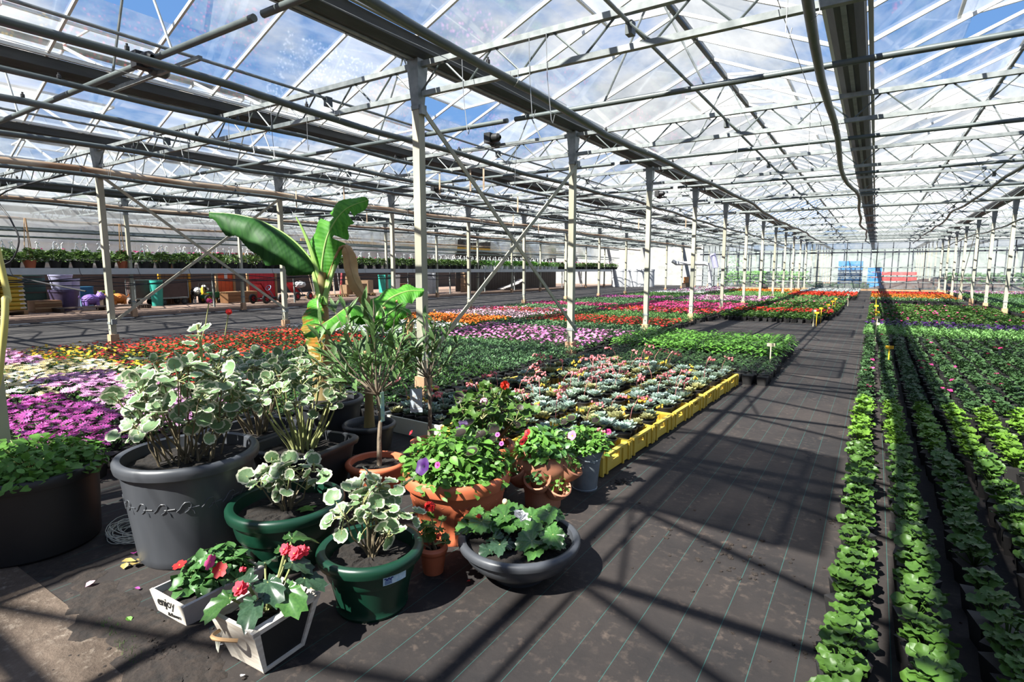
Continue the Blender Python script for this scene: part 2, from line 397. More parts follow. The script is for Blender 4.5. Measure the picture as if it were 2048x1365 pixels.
# roof geometry
RISE = 0.64
Z_G = 3.20                                               # eaves level at the gutter lips
PITCH_Y = 0.763
Y_START = -4.6
NP = int((Y_BACK-Y_START)/PITCH_Y)
XG = [XA+3.2*k for k in range(-6, 5)]                    # gutter lines
SL = math.hypot(1.5, RISE)
g = G()                                                   # gutter: folded trough
prof = [(-0.105, 0.12), (-0.10, 0.035), (-0.055, 0.0), (0.055, 0.0), (0.10, 0.035), (0.105, 0.12), (0.125, 0.12), (0.118, 0.025), (0.062, -0.018), (-0.062, -0.018), (-0.118, 0.025), (-0.125, 0.12)]
def extrude(prof, y0, y1):
    n = len(prof); V = [(x, y, z) for y in (y0, y1) for x, z in prof]; T = []
    for i in range(n): j = (i+1) % n; T += [[i, i+n, j+n], [i, j+n, j]]
    return np.array(V), np.array(T)
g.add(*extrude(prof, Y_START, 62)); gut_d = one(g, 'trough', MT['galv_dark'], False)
g = G().box((-0.15, (Y_START+Y_BACK)/2, 0.135), (0.035, Y_BACK-Y_START, 0.03)); g.box((0.15, (Y_START+Y_BACK)/2, 0.135), (0.035, Y_BACK-Y_START, 0.03))
lip_d = one(g, 'eaves_profile', MT['alu'], False)
g = G().box((0, (Y_START+Y_BACK)/2, -0.024), (0.035, Y_BACK-Y_START, 0.012)); seam_d = one(g, 'centre_seam', MT['galv'], False)
GLAB = {0: 'far outside the storage area', 1: 'beyond the long bench', 2: 'above the row of bench posts', 3: 'above the dark track', 4: 'above the row of posts along the track', 5: 'above the flower beds left of the banana', 6: 'resting on the posts left of the aisle', 7: 'running straight over the aisle', 8: 'resting on the posts right of the aisle', 9: 'above the far side bay', 10: 'at the outer far side'}
for i, x in enumerate(XG):
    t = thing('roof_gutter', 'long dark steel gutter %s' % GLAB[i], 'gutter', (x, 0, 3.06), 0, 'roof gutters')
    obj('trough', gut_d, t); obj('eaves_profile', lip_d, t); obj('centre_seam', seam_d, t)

# glazed roof bays: each pane and glazing bar its own piece where large enough
def slope_M(x, z, sgn, y, s=1.0):
    d = nrm([sgn*1.5, 0, RISE]); M = np.eye(4)
    M[:3, 0] = d*s; M[:3, 1] = [0, 1, 0]; M[:3, 2] = np.cross(d, [0, 1, 0]); M[:3, 3] = (x, y, z); return M
def sheet(x0, x1, y0, y1): return np.array([[x0, y0, 0], [x1, y0, 0], [x1, y1, 0], [x0, y1, 0]], float), np.array([[0, 1, 2], [0, 2, 3]])
g = G().add(*sheet(0, SL, .006, PITCH_Y-.006)); pane_d = one(g, 'pane', MT['glass'], False)
pane_dirty_d = one(g, 'pane', MT['glass_dirty'], False)
g = G().add(*sheet(0, SL*.54, .006, PITCH_Y-.006)); pane_half_d = one(g, 'pane', MT['glass'], False)
g = G().box((SL/2, 0, -0.012), (SL, 0.022, 0.034)); bar_d = one(g, 'glazing_bar', MT['alu'], False)
g = G().box((0, (Y_START+Y_BACK)/2, 0), (0.05, Y_BACK-Y_START, 0.06)); ridge_d = one(g, 'ridge_bar', MT['bar_dark'], False)
VL = SL*0.46
g = G()
for yy in (0, PITCH_Y*2): g.box((VL/2, yy, 0), (VL, 0.025, 0.03))
g.box((VL, PITCH_Y, 0), (0.03, PITCH_Y*2, 0.03)); g.box((VL*0.5, PITCH_Y, 0), (VL, 0.018, 0.02))
ventf_d = one(g, 'vent_frame', MT['alu'], False)
g = G().add(*sheet(0, VL, 0, PITCH_Y*2)); ventp_d = one(g, 'vent_pane', MT['glass_dirty'], False)
g = G().add(*sheet(0, VL*1.25, 0, PITCH_Y*2)); vshade_d = one(g, 'vent_pane', MT['glass_shade'], False)
for i in range(len(XG)-1):
    xl, xr = XG[i]+0.1, XG[i+1]-0.1; xm = (xl+xr)/2
    t = thing('ceiling', 'glazed roof bay %s' % ['over the far storage side', 'behind the long bench', 'over the storage paving edge', 'over the near half of the track', 'over the far half of the beds', 'left of the near post row', 'between the near posts and aisle gutter', 'right of the aisle gutter', 'over the far side posts', 'at the outer far side'][i], 'roof', (0, 0, 0)); t['kind'] = 'structure'
    obj('ridge_bar', ridge_d, t, loc=(xm, 0, Z_G+RISE+0.01))
    near = 2 <= i <= 7
    far_p, far_b = G(), G()
    vents = {}
    for sgn in (1, -1):
        r2 = random.Random(100*i+sgn)
        j = r2.randint(0, 2)+(0 if sgn > 0 else 3)
        if i == 6 and sgn < 0: j = 5  # vent set here so its shadow falls across the aisle
        while j < NP-2:
            vents[(sgn, j)] = math.radians(r2.choice([16, 20, 24])); j += 6
    for sgn in (1, -1):
        x = xl if sgn > 0 else xr
        for j in range(NP):
            y = Y_START+j*PITCH_Y
            M = slope_M(x, Z_G, sgn, y)
            has = (sgn, j) in vents or (sgn, j-1) in vents
            r2 = random.Random(i*1000+j*2+sgn)
            sep = near and y < (24 if 4 <= i <= 7 else 14) and y > -1.6
            dirty = r2.random() < (0.38 if i < 6 else 0.16)
            if sep:
                obj('pane', pane_half_d if has else (pane_dirty_d if dirty else pane_d), t, M)
                obj('glazing_bar', bar_d, t, M)
            else:
                far_p.add(*sheet(0, SL*(0.54 if has else 1), .006, PITCH_Y-.006), 1 if dirty else 0, M)
                far_b.add(*box((SL, 0.022, 0.034)), 0, M @ np.array([[1, 0, 0, SL/2], [0, 1, 0, 0], [0, 0, 1, -0.012], [0, 0, 0, 1.]]))
            if (sgn, j) in vents:                         # vent hinged at the ridge, lower edge lifted
                a = math.atan2(RISE, 1.5)-vents[(sgn, j)]
                d = np.array([-sgn*math.cos(a), 0, -math.sin(a)]); Mv = np.eye(4)
                Mv[:3, 0] = d; Mv[:3, 1] = [0, 1, 0]; Mv[:3, 2] = np.cross(d, [0, 1, 0]); Mv[:3, 3] = (xm, y, Z_G+RISE+0.035)
                if y < 26:
                    lime = i == 6 and sgn < 0 and j == 5  # added shading pane, out of view overhead, casts the aisle's dark band
                    v = obj('roof_vent', ventf_d, t, Mv); obj('vent_pane', vshade_d if lime else ventp_d, v)
                else:
                    far_p.add(*sheet(0, VL, 0, PITCH_Y*2), 1, Mv)
    if far_p.n:
        tag(obj('far_panes', far_p.data('far_panes', [MT['glass'], MT['glass_dirty']], False), t), kind='stuff')
        tag(obj('far_bars', far_b.data('far_bars', [MT['alu']], False), t), kind='stuff')

# cross tubes halfway between girders, with struts up to the two ridges
g = G().tube([(0.05, 0, 2.87), (SPAN-0.05, 0, 2.87)], 0.026, 10); ctube_d = one(g, 'tube', MT['pipe'])
g = G()
g.tube([(1.6, 0, Z_G+RISE), (1.1, 0, 2.87)], 0.011, 6); strA_d = one(g, 'strut', MT['galv'])
g = G().tube([(1.6, 0, Z_G+RISE), (2.1, 0, 2.87)], 0.011, 6); strB_d = one(g, 'strut', MT['galv'])
for k in range(-2, 2):
    for n in range(-2, 12):
        if k == 1 and n < 7: continue
        t = thing('cross_tube', '%s round cross tube from the camera %s' % (ORD[n+2], BAYP[k]), 'tube', (XA+k*SPAN, YN(n)+DY/2, 0), 0, 'round cross tubes between girders')
        obj('tube', ctube_d, t)
        for dx in (0, 3.2):
            obj('strut', strA_d, t, loc=(dx, 0, 0)); obj('strut', strB_d, t, loc=(dx, 0, 0))

# heating pipes along the bays, slightly wavy, hung on wire loops
def wavy(x, z, y0, y1, seed, amp=0.03, step=0.75):
    r = random.Random(seed); ph = [r.uniform(0, 6.28) for _ in range(4)]
    ys = np.arange(y0, y1, step)
    return [(x+amp*math.sin(y*0.55+ph[0])+amp*.6*math.sin(y*1.1+ph[1]), y, z+0.015*math.sin(y*2.06+ph[2])+0.02*math.sin(y*.5+ph[3])) for y in ys]
def long_pipe(x, z, r, m, label, seed, y1=38, amp=0.03, hang=True, name='heating_pipe', noz=True):
    path = wavy(x, z, -2.5, y1, seed, amp)
    t = thing(name, label, 'pipe', (0, 0, 0), 0, 'pipes running along the bays')
    g = G().tube(path, r, 12); obj('pipe', one(g, 'pipe', MT[m]), t)
    if hang:
        for n in range(-1, 12):
            g = G(); y = YN(n)-0.06
            p = min(path, key=lambda q: abs(q[1]-y)); px, pz = p[0], p[2]
            g.tube([(px-r-.004, y, Z_LOW), (px-r-.006, y, pz), (px, y, pz-r-.006), (px+r+.006, y, pz), (px+r+.004, y, Z_LOW)], 0.0035, 5)
            obj('hanger', one(g, 'hanger', MT['wire']), t)
    if noz:
        for j in range(12):
            y = -0.4+j*2.1; p = min(path, key=lambda q: abs(q[1]-y))
            g = G().lathe([(0.006, 0), (0.016, 0.006), (0.016, 0.03), (0.008, 0.036), (0.008, 0.05)], 8)
            obj('sprinkler', one(g, 'sprinkler', MT['black']), t, loc=(p[0], p[1], p[2]+r-0.004))
    return t
long_pipe(-2.48, 2.68, 0.031, 'pipe', 'grey pipe over the succulent crates beside the near gutter', 1)
long_pipe(-0.45, 2.66, 0.031, 'pipe', 'wavy grey pipe just left of the aisle gutter', 2, amp=0.05, noz=False)
long_pipe(1.58, 2.66, 0.026, 'pipe', 'thin dark pipe slanting over the seedling bed', 3, amp=0.05, noz=False)
long_pipe(2.55, 2.30, 0.02, 'pipe', 'thin dark pipe beside the far side posts', 33, amp=0.03, noz=False, hang=False)
long_pipe(-4.48, 2.67, 0.031, 'pipe', 'grey pipe just left of the near post row', 4)
long_pipe(-5.6, 2.70, 0.024, 'pipe', 'slim grey pipe over the middle of the beds', 5)
long_pipe(-6.42, 2.67, 0.031, 'pipe', 'grey pipe above the gap between the beds', 6)
long_pipe(-7.85, 2.67, 0.031, 'pipe', 'grey pipe over the far half of the beds', 8)
long_pipe(-9.55, 2.60, 0.052, 'rust', 'thick rusty brown pipe beside the track posts', 9, amp=0.01, noz=False)
long_pipe(-9.40, 2.52, 0.028, 'pipe', 'grey pipe clipped under the thick rusty pipe', 9, amp=0.01)
long_pipe(-11.8, 2.67, 0.031, 'pipe', 'grey pipe over the dark track near posts', 11)
long_pipe(-13.6, 2.55, 0.035, 'rust', 'pale rusty pipe over the middle of the track', 12)
long_pipe(-15.2, 2.62, 0.031, 'pipe', 'grey pipe over the far half of the track', 13)
long_pipe(-18.4, 2.5, 0.035, 'rust', 'pale rusty pipe behind the long bench', 14, noz=False)
# drive shafts for the roof vents, under the ridges
for x, lab in ((-1.916, 'over the succulent crates'), (-5.116, 'over the beds left of the post row'), (-8.316, 'over the beds along the track'), (1.284, 'over the seedling bed')):
    g = G().tube([(x+.35, -2, 2.93), (x+.35, 34, 2.93)], 0.014, 8)
    t = thing('vent_drive_shaft', 'thin vent drive shaft %s' % lab, 'shaft', (0, 0, 0), 0, 'vent drive shafts')
    obj('rod', one(g, 'rod', MT['galv']), t)
    for n in range(-1, 10):
        g = G(); y = YN(n)+0.05
        g.box((x+.35, y, 2.90), (0.05, 0.07, 0.09)); obj('bearing', one(g, 'bearing', MT['bar_dark'], False), t)
# gearboxes that push the vents, with racks lying across the bay
def gearbox(x, y, lab):
    t = thing('vent_gearbox', lab, 'gearbox', (x, y, 0), 0, 'vent gearboxes on the roof')
    g = G().box((0, 0, 2.86), (0.09, 0.14, 0.12)); g.lathe([(0.05, -.05), (0.055, 0), (0.05, 0.06), (0.02, 0.09)], 14, M=mat4((0.07, 0, 2.86), (0, 0, 1), (1, 0, 0))); obj('housing', one(g, 'housing', MT['black'], True, 35), t)
    g = G().lathe([(0.045, -.02), (0.05, 0), (0.05, .1), (.03, .12)], 14, M=mat4((0, .07, 2.82), (0, 0, 1), (0, 1, 0))); obj('motor', one(g, 'motor', MT['bar_dark'], True, 35), t)
    g = G().box((-0.1, 0.1, 2.79), (1.5, 0.03, 0.03)); obj('rack', one(g, 'rack', MT['galv'], False), t)
    for i in range(24):
        if i < 10: g2 = G().box((-0.7+i*.03, 0.1, 2.81), (0.012, 0.02, 0.012)); obj('tooth', one(g2, 'tooth', MT['galv'], False), t)
gearbox(-5.0, 2.35, 'dark vent gearbox with toothed rack above the geranium bushes')
gearbox(-4.2, 6.0, 'dark vent gearbox beside the first near post')
gearbox(-4.1, 12.2, 'dark vent gearbox further along the near post row')
gearbox(-7.6, 8.9, 'dark vent gearbox over the far beds')
# diagonal braces between the first posts
def brace(p0, p1, lab, w=0.045):
    t = thing('diagonal_brace', lab, 'brace', (0, 0, 0), 0, 'diagonal braces between posts')
    g = G().bar(p0, p1, 0.012, w); obj('bar', one(g, 'bar', MT['post'], False), t)
    for p in (p0, p1): g = G().box(p, (0.03, 0.07, 0.08)); obj('end_plate', one(g, 'end_plate', MT['galv'], False), t)
e_ = 0.055
brace((XA+e_, YN(0), 2.62), (XA+e_, YN(1), 0.42), 'long diagonal brace falling from the first near post to the second')
brace((XA+e_+.02, YN(1), 2.62), (XA+e_+.02, YN(0), 0.42), 'long diagonal brace rising from the first near post to the second')
brace((XA-SPAN+e_, YN(0), 2.62), (XA-SPAN+e_, YN(1), 0.42), 'diagonal brace falling toward the banana between track posts')
brace((XA-SPAN+e_+.02, YN(1), 2.62), (XA-SPAN+e_+.02, YN(0), 0.42), 'diagonal brace rising toward the banana between track posts')
brace((2.83, YN(7), 2.62), (2.83, YN(8), 0.42), 'diagonal brace between the far side posts')
# thin wires along and hanging loops
for x, z, lab in ((-2.9, 2.83, 'beside the near gutter'), (-0.62, 2.85, 'beside the aisle gutter'), (-5.3, 2.84, 'over the beds'), (-8.9, 2.84, 'beside the track posts')):
    g = G().tube([(x, y, z+0.012*math.sin(y*2.0)) for y in np.arange(-2, 34, 0.6)], 0.0028, 5)
    tag(obj('stretched_wire', one(g, 'stretched_wire', MT['wire'])), 'thin stretched wire %s' % lab, 'wire', 'stretched wires')
r2 = random.Random(5)
hang_spots = [(-2.35, 3.6), (-2.2, 3.75), (-3.0, 5.2), (-0.55, 4.9), (-0.7, 6.3), (-1.4, 7.2), (-5.0, 3.4), (-5.6, 4.1), (-6.4, 4.9), (-6.0, 2.4), (-7.3, 5.1), (-8.2, 6.6), (-4.4, 7.7), (-7.5, 3.1), (-8.7, 4.9), (-5.2, 9.6)]
for i, (x, y) in enumerate(hang_spots):
    y = min((YN(n) for n in range(-1, 8)), key=lambda q: abs(q-y))-.028
    L_ = r2.uniform(.35, .7); s = r2.uniform(-.05, .05)
    pts = [(x, y, 2.98), (x+s*.3, y, 2.98-L_*.5), (x+s, y+.01, 2.98-L_), (x+s+.02, y, 2.98-L_-.03), (x+s+.035, y, 2.98-L_+.03)]
    tag(obj('hook_wire', one(G().tube(pts, 0.0032, 5), 'hook_wire', MT['wire'])), '%s thin wire hook dangling from the girders, counting from the aisle' % ORD[sorted(range(16), key=lambda q: -hang_spots[q][0]).index(i)], 'hook', 'wire hooks dangling from the roof')
r2 = random.Random(9)
for i in range(14):
    x, y = r2.uniform(-12, -4.2), YN(r2.choice([1, 2, 3, 4]))
    g = G().box((0, 0, -.16), (0.03, 0.004, 0.32)); 
    tag(obj('sticky_trap', one(g, 'sticky_trap', MT['rust'], False), loc=(x, y, 2.72)), '%s narrow faded sticky trap hanging under the girders left of the aisle' % ORD[i], 'trap', 'sticky traps hanging over the beds')
# ------------------------------------------------------------------ leaves and flowers
def leaf_oval(L=1.0, W=0.25, fold=0.25, droop=0.25, rows=(0.3, 0.65)):
    V = [(0, 0, 0)]; T = []
    for t in rows:
        w = W*math.sin(math.pi*min(1, t**0.85)); z = -droop*L*t*t
        V += [(-w, t*L, z+fold*w), (0, t*L, z), (w, t*L, z+fold*w)]
    V.append((0, L, -droop*L)); n = len(rows); e = len(V)-1
    T += [[0, 2, 1], [0, 3, 2]]
    for i in range(n-1):
        a = 1+3*i; T += [[a, a+1, a+4], [a, a+4, a+3], [a+1, a+2, a+5], [a+1, a+5, a+4]]
    a = 1+3*(n-1); T += [[a, a+1, e], [a+1, a+2, e]]
    return np.array(V, float), np.array(T)
def leaf_round(R=1.0, n=14, cup=0.25, ripple=0.10, lobes=6, rings=(0.45, 0.78, 1.0), seed=0, split=2, notch=0.55):
    """kidney-shaped geranium leaf; faces outside ring `split` get material 1"""
    r = random.Random(seed); V = [(0, 0, 0)]; T = []; mi = []
    th = [math.pi*2*i/n for i in range(n)]
    for k, q in enumerate(rings):
        for a in th:
            rr = R*q*(1+0.06*math.cos(lobes*a)*(q > .9)); d = abs((a-math.pi*1.5+math.pi) % (2*math.pi)-math.pi)
            rr *= 1-notch*math.exp(-(d/0.35)**2)*q
            if 0 < k < len(rings)-1: rr *= 1+r.uniform(-.14, .12)
            z = cup*rr*rr/R+ripple*R*math.sin(lobes*a+seed)*q*q
            V.append((rr*math.cos(a), rr*math.sin(a), z))
    for j in range(n): T.append([0, 1+j, 1+(j+1) % n]); mi.append(0)
    for k in range(len(rings)-1):
        for j in range(n):
            a, b = 1+k*n+j, 1+k*n+(j+1) % n; T += [[a, a+n, b+n], [a, b+n, b]]; mi += [1 if k+1 >= split else 0]*2
    return np.array(V, float), np.array(T), np.array(mi)
def flower_flat(R=1.0, petals=5, w=0.75, cup=0.15, center=0.12):
    V = []; T = []; mi = []
    for i in range(petals):
        a = 2*math.pi*i/petals; c, s = math.cos(a), math.sin(a); b = len(V); hw = R*w*0.62
        for (x, y, z) in ((0, 0, 0), (R*.55, -hw*.8, cup*R*.4), (R, -hw*.45, cup*R), (R*1.02, hw*.45, cup*R*.9), (R*.55, hw*.8, cup*R*.4+.04*R)):
            V.append((x*c-y*s, x*s+y*c, z+0.02*R*(i % 2)))
        T += [[b, b+1, b+2], [b, b+2, b+3], [b, b+3, b+4]]; mi += [0]*3
    if center:
        b = len(V); V.append((0, 0, center*R*.6))
        for i in range(6): V.append((center*R*math.cos(i*1.047), center*R*math.sin(i*1.047), 0.04*R))
        T += [[b, b+1+i, b+1+(i+1) % 6] for i in range(6)]; mi += [1]*6
    return np.array(V, float), np.array(T), np.array(mi)
def ball(R=1.0, n=8, k=4, squash=0.8, jag=0.12, seed=0):
    r = random.Random(seed); prof = []
    V = [(0, 0, -R*squash)]; T = []
    for i in range(1, k):
        p = math.pi*i/k
        for j in range(n): q = R*(1+r.uniform(-jag, jag)); V.append((q*math.sin(p)*math.cos(2*math.pi*j/n+.3*i), q*math.sin(p)*math.sin(2*math.pi*j/n+.3*i), -q*squash*math.cos(p)))
    V.append((0, 0, R*squash)); e = len(V)-1
    for j in range(n): T.append([0, 1+(j+1) % n, 1+j]); T.append([e, 1+(k-2)*n+j, 1+(k-2)*n+(j+1) % n])
    for i in range(k-2):
        for j in range(n):
            a, b = 1+i*n+j, 1+i*n+(j+1) % n; T += [[a, b, b+n], [a, b+n, a+n]]
    return np.array(V, float), np.array(T)

def C(*c): return tuple(((x/255+0.055)/1.055)**2.4 if x > 10 else x/255/12.92 for x in c)   # photo sRGB -> linear
def leafm(name, c, c2, trans=0.22, rand=0.22, rough=0.5, k=0.72): return mat(name, tuple(q*k for q in c), rough, 0, tuple(q*k for q in c2), 9, trans=trans, rand=rand, spec=0.4, coord='Object')
MT['potblack'] = mat('black_plastic_pot', (0.014, 0.013, 0.013), 0.6)
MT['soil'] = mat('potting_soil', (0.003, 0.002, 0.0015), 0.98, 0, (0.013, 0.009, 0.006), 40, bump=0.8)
MT['l_bright'] = leafm('bright_geranium_leaf', (0.115, 0.25, 0.022), (0.20, 0.37, 0.04))
MT['l_gera'] = leafm('geranium_leaf', (0.052, 0.125, 0.018), (0.095, 0.20, 0.03))
MT['l_dark'] = leafm('dark_geranium_leaf', (0.035, 0.09, 0.025), (0.075, 0.16, 0.045))
MT['l_mid'] = leafm('bedding_leaf', (0.05, 0.14, 0.03), (0.11, 0.25, 0.05))
MT['l_blue'] = leafm('grey_green_leaf', (0.07, 0.17, 0.06), (0.16, 0.30, 0.13))
MT['l_pepper'] = leafm('pepper_leaf', (0.09, 0.26, 0.03), (0.17, 0.40, 0.06))
MT['l_feather'] = leafm('pale_feathery_leaf', (0.11, 0.28, 0.06), (0.22, 0.42, 0.12))
MT['l_silver'] = leafm('silver_leaf', (0.38, 0.44, 0.42), (0.6, 0.64, 0.62))
MT['zone'] = leafm('dark_zone_on_leaf', (0.022, 0.014, 0.012), (0.04, 0.03, 0.018))
FL = {'red': (0.62, 0.012, 0.012), 'scarlet': (0.75, 0.03, 0.012), 'orange': (0.85, 0.19, 0.005), 'white': (0.80, 0.80, 0.82), 'pink': (0.75, 0.22, 0.52), 'palepink': (0.80, 0.45, 0.58),
      'hotpink': (0.72, 0.04, 0.22), 'magenta': (0.55, 0.06, 0.38), 'lilac': (0.72, 0.34, 0.60), 'yellow': (0.80, 0.52, 0.02), 'cream': (0.78, 0.68, 0.38), 'purple': (0.055, 0.008, 0.12), 'coral': (0.85, 0.05, 0.085), 'crimson': (0.40, 0.008, 0.02), 'salmon': (0.78, 0.16, 0.13), 'violet': (0.46, 0.07, 0.34)}
for k, c in FL.items(): MT['f_'+k] = mat('petal_'+k, tuple(q*.8 for q in c), 0.55, 0, tuple(min(1, x*.95+.008) for x in c), 20, trans=0.2, rand=0.15)
MT['eye'] = mat('flower_centre', (0.7, 0.45, 0.05), 0.7)
MT['eye_dark'] = mat('dark_flower_centre', (0.04, 0.02, 0.08), 0.7)

GA = 2.39996
def foliage(g, kind, n, spread, h, L, W, z0, seed, m=1, low=False):
    """leaves on a dome over a pot, added to g with material m"""
    r = random.Random(seed)
    for i in range(n):
        q = math.sqrt((i+.5)/n); a = GA*i+r.uniform(-.4, .4); rad = spread*q*r.uniform(.75, 1.05)
        z = z0+h*(1-0.6*q*q)*r.uniform(.8, 1.1)
        out = np.array([math.cos(a), math.sin(a), 0]); pos = np.array([rad*out[0], rad*out[1], z])
        s = r.uniform(.75, 1.2)
        if kind == 'round':
            V, T, mi = leaf_round(L, 9 if low else 15, 0.35*r.uniform(-.3, 1.5), 0.17, 5, (0.55, 1.0) if low else (0.5, 0.8, 1.0), seed=i+seed, split=9)
            nz = nrm(out*r.uniform(-.2, 1.0)+np.array([r.uniform(-.55, .55), r.uniform(-.6, .5), .9]))
            M = mat4(pos, out, nz, s); g.add(V, T, m, M)
            if not low: g.tube([(0.1*rad*out[0], .1*rad*out[1], z0), pos*[.75, .75, 1]+[0, 0, -.012], pos], 0.0022, 4, m)
        elif kind == 'fine':
            V, T = leaf_oval(L, W, 0.1, 0.2, (0.45,)); d = out*r.uniform(.3, 1)+np.array([r.uniform(-.5, .5), r.uniform(-.5, .5), r.uniform(.1, 1.0)])
            g.add(V, T, m, mat4(pos, d, (r.uniform(-.4, .4), r.uniform(-.4, .4), 1), s))
        else:
            V, T = leaf_oval(L, W, 0.25, 0.3, (0.5,) if low else (0.3, 0.65))
            d = out*r.uniform(.7, 1)+np.array([r.uniform(-.25, .25), r.uniform(-.25, .25), r.uniform(-.15, .55)*(1.2-q)])
            g.add(V, T, m, mat4(pos-out*L*.35, d, (0, 0, 1), s))
def flowers(g, kind, n, spread, z, R, seed, m=2, dome=0.04):
    r = random.Random(seed+77)
    for i in range(n):
        q = math.sqrt((i+r.random())/max(n, 1)); a = GA*i*1.7+r.uniform(0, 1); rad = spread*q
        pos = np.array([rad*math.cos(a), rad*math.sin(a), z-dome*q*q+r.uniform(-.008, .012)])
        nz = nrm([math.cos(a)*q*.7+r.uniform(-.35, .35), math.sin(a)*q*.7+r.uniform(-.35, .35)-.15, 1]); s = R*r.uniform(.8, 1.15)
        if kind == 'ball':
            V, T = ball(1, 7, 4, .75, .15, i); g.add(V, T, m, mat4(pos, (math.sin(a), math.cos(a), 0), nz, s))
        elif kind == 'cluster':
            for j in range(5): V, T, mi = flower_flat(.55, 5, .8, .1, 0); o = np.array([math.cos(j*1.257)*.55, math.sin(j*1.257)*.55, .2*(j % 2)]); g.add(V*s, T, m, mat4(pos+o*s, (0, 1, .2), nz+o*.6, 1))
        else:
            V, T, mi = flower_flat(1, 12 if kind == 'daisy' else 5, .30 if kind == 'daisy' else .8, .12, .2 if kind == 'daisy' else .1)
            g.add(V, T, m+mi, mat4(pos, (math.sin(a), math.cos(a), 0), nz, s))
def potgeo(g, w=0.085, h=0.08, m=0, soil=None):
    g.add(*frustum((w*.78, w*.78), (w, w), h), m)
    return g

# species: leaf kind, count, spread, height, L, W, leaf material, flower (kind, number, size, material, centre)
SPEC = {
 'bright geranium': dict(k='round', n=18, sp=.062, h=.095, L=.0225, W=0, lm='l_bright', fl=None, pot=.10, ph=.085),
 'green geranium':  dict(k='round', n=17, sp=.062, h=.09, L=.0225, W=0, lm='l_gera', fl=None, pot=.10, ph=.085),
 'dark geranium':   dict(k='round', n=16, sp=.064, h=.09, L=.021, W=0, lm='l_dark', fl=None, pot=.10, ph=.085),
 'feathery':        dict(k='fine', n=46, sp=.07, h=.15, L=.045, W=.010, lm='l_feather', fl=None, pot=.09, ph=.08),
 'pepper':          dict(k='oval', n=16, sp=.075, h=.17, L=.085, W=.022, lm='l_pepper', fl=None, pot=.09, ph=.085),
 'dark seedling':   dict(k='oval', n=22, sp=.065, h=.10, L=.042, W=.012, lm='l_dark', fl=None, pot=.10, ph=.09),
 'green seedling':  dict(k='fine', n=42, sp=.075, h=.10, L=.032, W=.010, lm='l_mid', fl=None, pot=.09, ph=.08),
 'grey seedling':   dict(k='fine', n=42, sp=.075, h=.10, L=.036, W=.010, lm='l_blue', fl=None, pot=.09, ph=.08),
 'silver':          dict(k='fine', n=34, sp=.075, h=.10, L=.045, W=.014, lm='l_silver', fl=None, pot=.09, ph=.08),
}
def sp(name, base, fl, col, nf, R, center='eye', **kw):
    d = dict(SPEC[base]); d.update(fl=(fl, nf, R, 'f_'+col, center)); d.update(kw); SPEC[name] = d
sp('red impatiens', 'green seedling', 'flat', 'scarlet', 4, .021, k='oval', n=22, L=.04, W=.013)
sp('crimson impatiens', 'green seedling', 'flat', 'crimson', 7, .021, k='oval', n=20, L=.038, W=.013)
sp('yellow primula', 'green seedling', 'flat', 'yellow', 5, .02, k='oval', n=20, L=.038, W=.013)
sp('orange marigold', 'green seedling', 'ball', 'orange', 4, .022, lm='l_mid')
sp('white impatiens', 'green seedling', 'flat', 'white', 5, .021, k='oval', n=20, L=.038, W=.012)
sp('pale pink impatiens', 'green seedling', 'flat', 'palepink', 6, .021, k='oval', n=20, L=.038, W=.012)
sp('pink impatiens', 'green seedling', 'flat', 'pink', 4, .025, k='oval', n=20, L=.04, W=.013)
sp('red petunia', 'green seedling', 'flat', 'red', 4, .026)
sp('hot pink impatiens', 'green seedling', 'flat', 'hotpink', 6, .023, k='oval', n=20, L=.038, W=.012)
sp('magenta petunia', 'green seedling', 'flat', 'magenta', 5, .024)
sp('salmon geranium', 'green geranium', 'cluster', 'salmon', 1, .028)
sp('purple petunia', 'green seedling', 'flat', 'purple', 4, .028, center='eye_dark')
sp('red geranium', 'green geranium', 'cluster', 'red', 2, .03)
sp('crimson geranium', 'dark geranium', 'cluster', 'hotpink', 1, .022)
sp('lilac osteospermum', 'green seedling', 'daisy', 'lilac', 8, .034, 'eye_dark', h=.16)
sp('violet osteospermum', 'green seedling', 'daisy', 'violet', 8, .034, 'eye_dark', h=.14)
sp('cream osteospermum', 'green seedling', 'daisy', 'cream', 7, .034, 'eye', h=.15)
sp('white osteospermum', 'green seedling', 'daisy', 'white', 7, .034, 'eye', h=.14)
sp('pink flecked geranium', 'green geranium', 'cluster', 'hotpink', 1, .022)
sp('red flowers', 'green seedling', 'flat', 'scarlet', 8, .026)
sp('orange flowers', 'green seedling', 'flat', 'orange', 8, .024)
sp('green with white dots', 'green seedling', 'flat', 'white', 2, .014)

